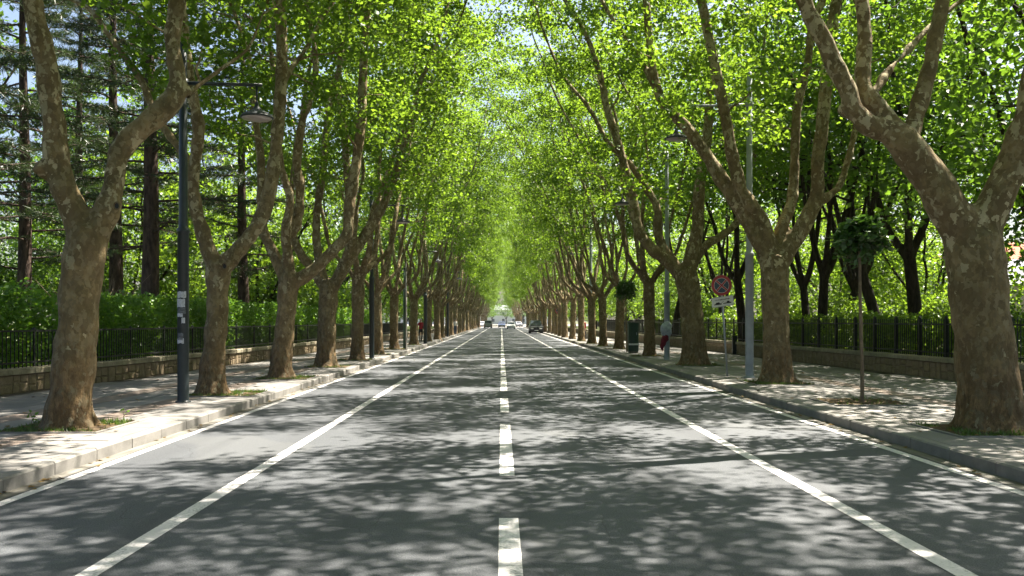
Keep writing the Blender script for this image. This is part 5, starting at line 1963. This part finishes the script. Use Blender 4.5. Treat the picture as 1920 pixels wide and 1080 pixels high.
# ------------------------------------------------------------------ houses beyond the right park, parked car, far end of the street
def house(loc, rz, label, W, D, hw, hr, wall_m, roof_m, wins, over=0.35, chim=None):
    t = thing('house', label, 'house', loc, rz)
    G().box(-W / 2, W / 2, -D / 2, D / 2, -0.1, hw).obj('wall', wall_m, t)
    zr = hw + hr
    o_ = over
    V = [(-W / 2 - o_, -D / 2 - o_, hw + 0.003), (W / 2 + o_, -D / 2 - o_, hw + 0.003), (W / 2 + o_, D / 2 + o_, hw + 0.003), (-W / 2 - o_, D / 2 + o_, hw + 0.003), (-W / 2 + D * 0.35, 0, zr), (W / 2 - D * 0.35, 0, zr)]
    roof = G().add(V, [(3, 2, 1, 0), (0, 1, 5, 4), (2, 3, 4, 5), (1, 2, 5), (3, 0, 4)]).obj('roof', roof_m, t)
    if chim:
        G().box(chim - 0.3, chim + 0.3, -0.6, 0.1, hw + hr * 0.5, zr + 0.8).obj('chimney', wall_m, roof)
    for (x, z, w, h) in wins:
        y = -D / 2
        wn_ = G().box(x - w / 2, x + w / 2, y - 0.02, y - 0.003, z, z + h).obj('window', 'window_glass', t)
        fr = G()
        f = 0.07
        fr.box(x - w / 2 - f, x - w / 2, y - 0.06, y - 0.001, z - f, z + h + f)
        fr.box(x + w / 2, x + w / 2 + f, y - 0.06, y - 0.001, z - f, z + h + f)
        fr.box(x - w / 2, x + w / 2, y - 0.06, y - 0.001, z + h, z + h + f)
        fr.box(x - 0.025, x + 0.025, y - 0.05, y - 0.022, z, z + h)
        fr.obj('frame', 'window_frame', wn_)
        G().box(x - w / 2 - 0.15, x + w / 2 + 0.15, y - 0.16, y - 0.002, z - f - 0.08, z - f - 0.001).obj('sill', 'window_frame', wn_)
    return t


house((45.5, 72, 0.28), -0.15, 'cream house with pale grey roof seen past the thick right trunk', 13, 8, 4.3, 2.3, 'house_cream', 'roof_slate',
      [(-4.6, 0.6, 1.3, 1.5), (-2.2, 0.6, 1.3, 1.5), (0.2, 0.6, 1.3, 1.5), (-4.6, 2.9, 0.8, 0.9), (-2.2, 2.9, 0.8, 0.9), (0.2, 2.9, 0.8, 0.9), (2.6, 0.6, 1.3, 1.5)])
house((55, 92, 0.28), -0.1, 'taller pale house with red tiled roof behind the cream house', 18, 10, 7.2, 2.6, 'house_white', 'roof_tile',
      [(x, z, 1.1, 1.5) for z in (1.0, 4.4) for x in (-7, -4, -1, 2, 5)], chim=-3)
car((37.5, 60.5, 0.30), 'blue car parked beyond the right railing in front of the cream house', 1.5, 'car_blue')
car((14.2, 92.0, 0.30), 'white car parked among the trees of the right park', 1.4, 'car_white')

# the open sunlit crossing where the avenue ends
sheet('crossing', -80, 80, YEND, YEND + 190, -0.005, 'paving_far')
house((6, 430, -0.1), 0.0, 'long pale building closing the far end of the street', 46, 16, 7.0, 2.4, 'house_white', 'roof_slate',
      [(x, z, 1.2, 1.4) for z in (1.2, 4.4) for x in np.arange(-20, 21, 5.0)])
house((-42, 400, -0.1), 0.12, 'pale block at the left of the far street end', 34, 16, 13.0, 2.0, 'house_white', 'roof_slate',
      [(x, z, 1.6, 2.0) for z in (1.2, 5.2, 9.2) for x in np.arange(-14, 15, 4.0)])
for x, y in ((-10, 300), (-15, 330), (13, 290), (16, 325), (-8, 372), (9, 380), (20, 360), (-22, 365), (-4.5, 392), (-6.5, 340), (8.5, 335), (2.5, 404)):
    w, c_ = PT[0]
    tree_thing('park_tree', 'hazy far tree in the opening at the end of the avenue', 'tree', (x, y, -0.04), w, c_, x * 1.3, 0.85, 'far trees at the end of the avenue')
for k in range(11):
    w, c_ = PT[k % 2]
    tree_thing('park_tree', 'hazy far tree rising behind the pale building', 'tree', (-27 + k * 5.5, 446 + (k % 3) * 4, -0.04), w, c_, k * 1.1, 1.25, 'far trees behind the end building')
for k in range(9):
    for sd in (-1, 1):
        gtree(5.7 * sd + rr.uniform(-0.3, 0.3), 252 + k * 9.0 + rr.uniform(-1, 1), sd, 'tiny plane tree of the %s row beyond the open crossing' % ('left' if sd < 0 else 'right'), GRP_L if sd < 0 else GRP_R)
for x, y, p_, rz, lab in ((-5.5, 238, 'car_white', 0.3, 'tiny white car crossing beyond the end of the avenue'), (4.6, 232, 'car_silver', 0.2, 'tiny silver car waiting at the far right end of the avenue')):
    car((x, y, 0.0), lab, rz, p_)

# far air
hz = G().box(-330, 330, -48, 470, -1.3, 34).obj('haze', None)
hz['kind'] = 'stuff'
m = bpy.data.materials.new('haze_air')
m.use_nodes = True
nn = m.node_tree.nodes
nn.remove(nn['Principled BSDF'])
pv = nn.new('ShaderNodeVolumePrincipled')
pv.inputs['Color'].default_value = (0.93, 0.96, 1.0, 1)
pv.inputs['Density'].default_value = 0.0001
pv.inputs['Anisotropy'].default_value = 0.3
m.node_tree.links.new(pv.outputs[0], nn['Material Output'].inputs['Volume'])
hz.data.materials.append(m)
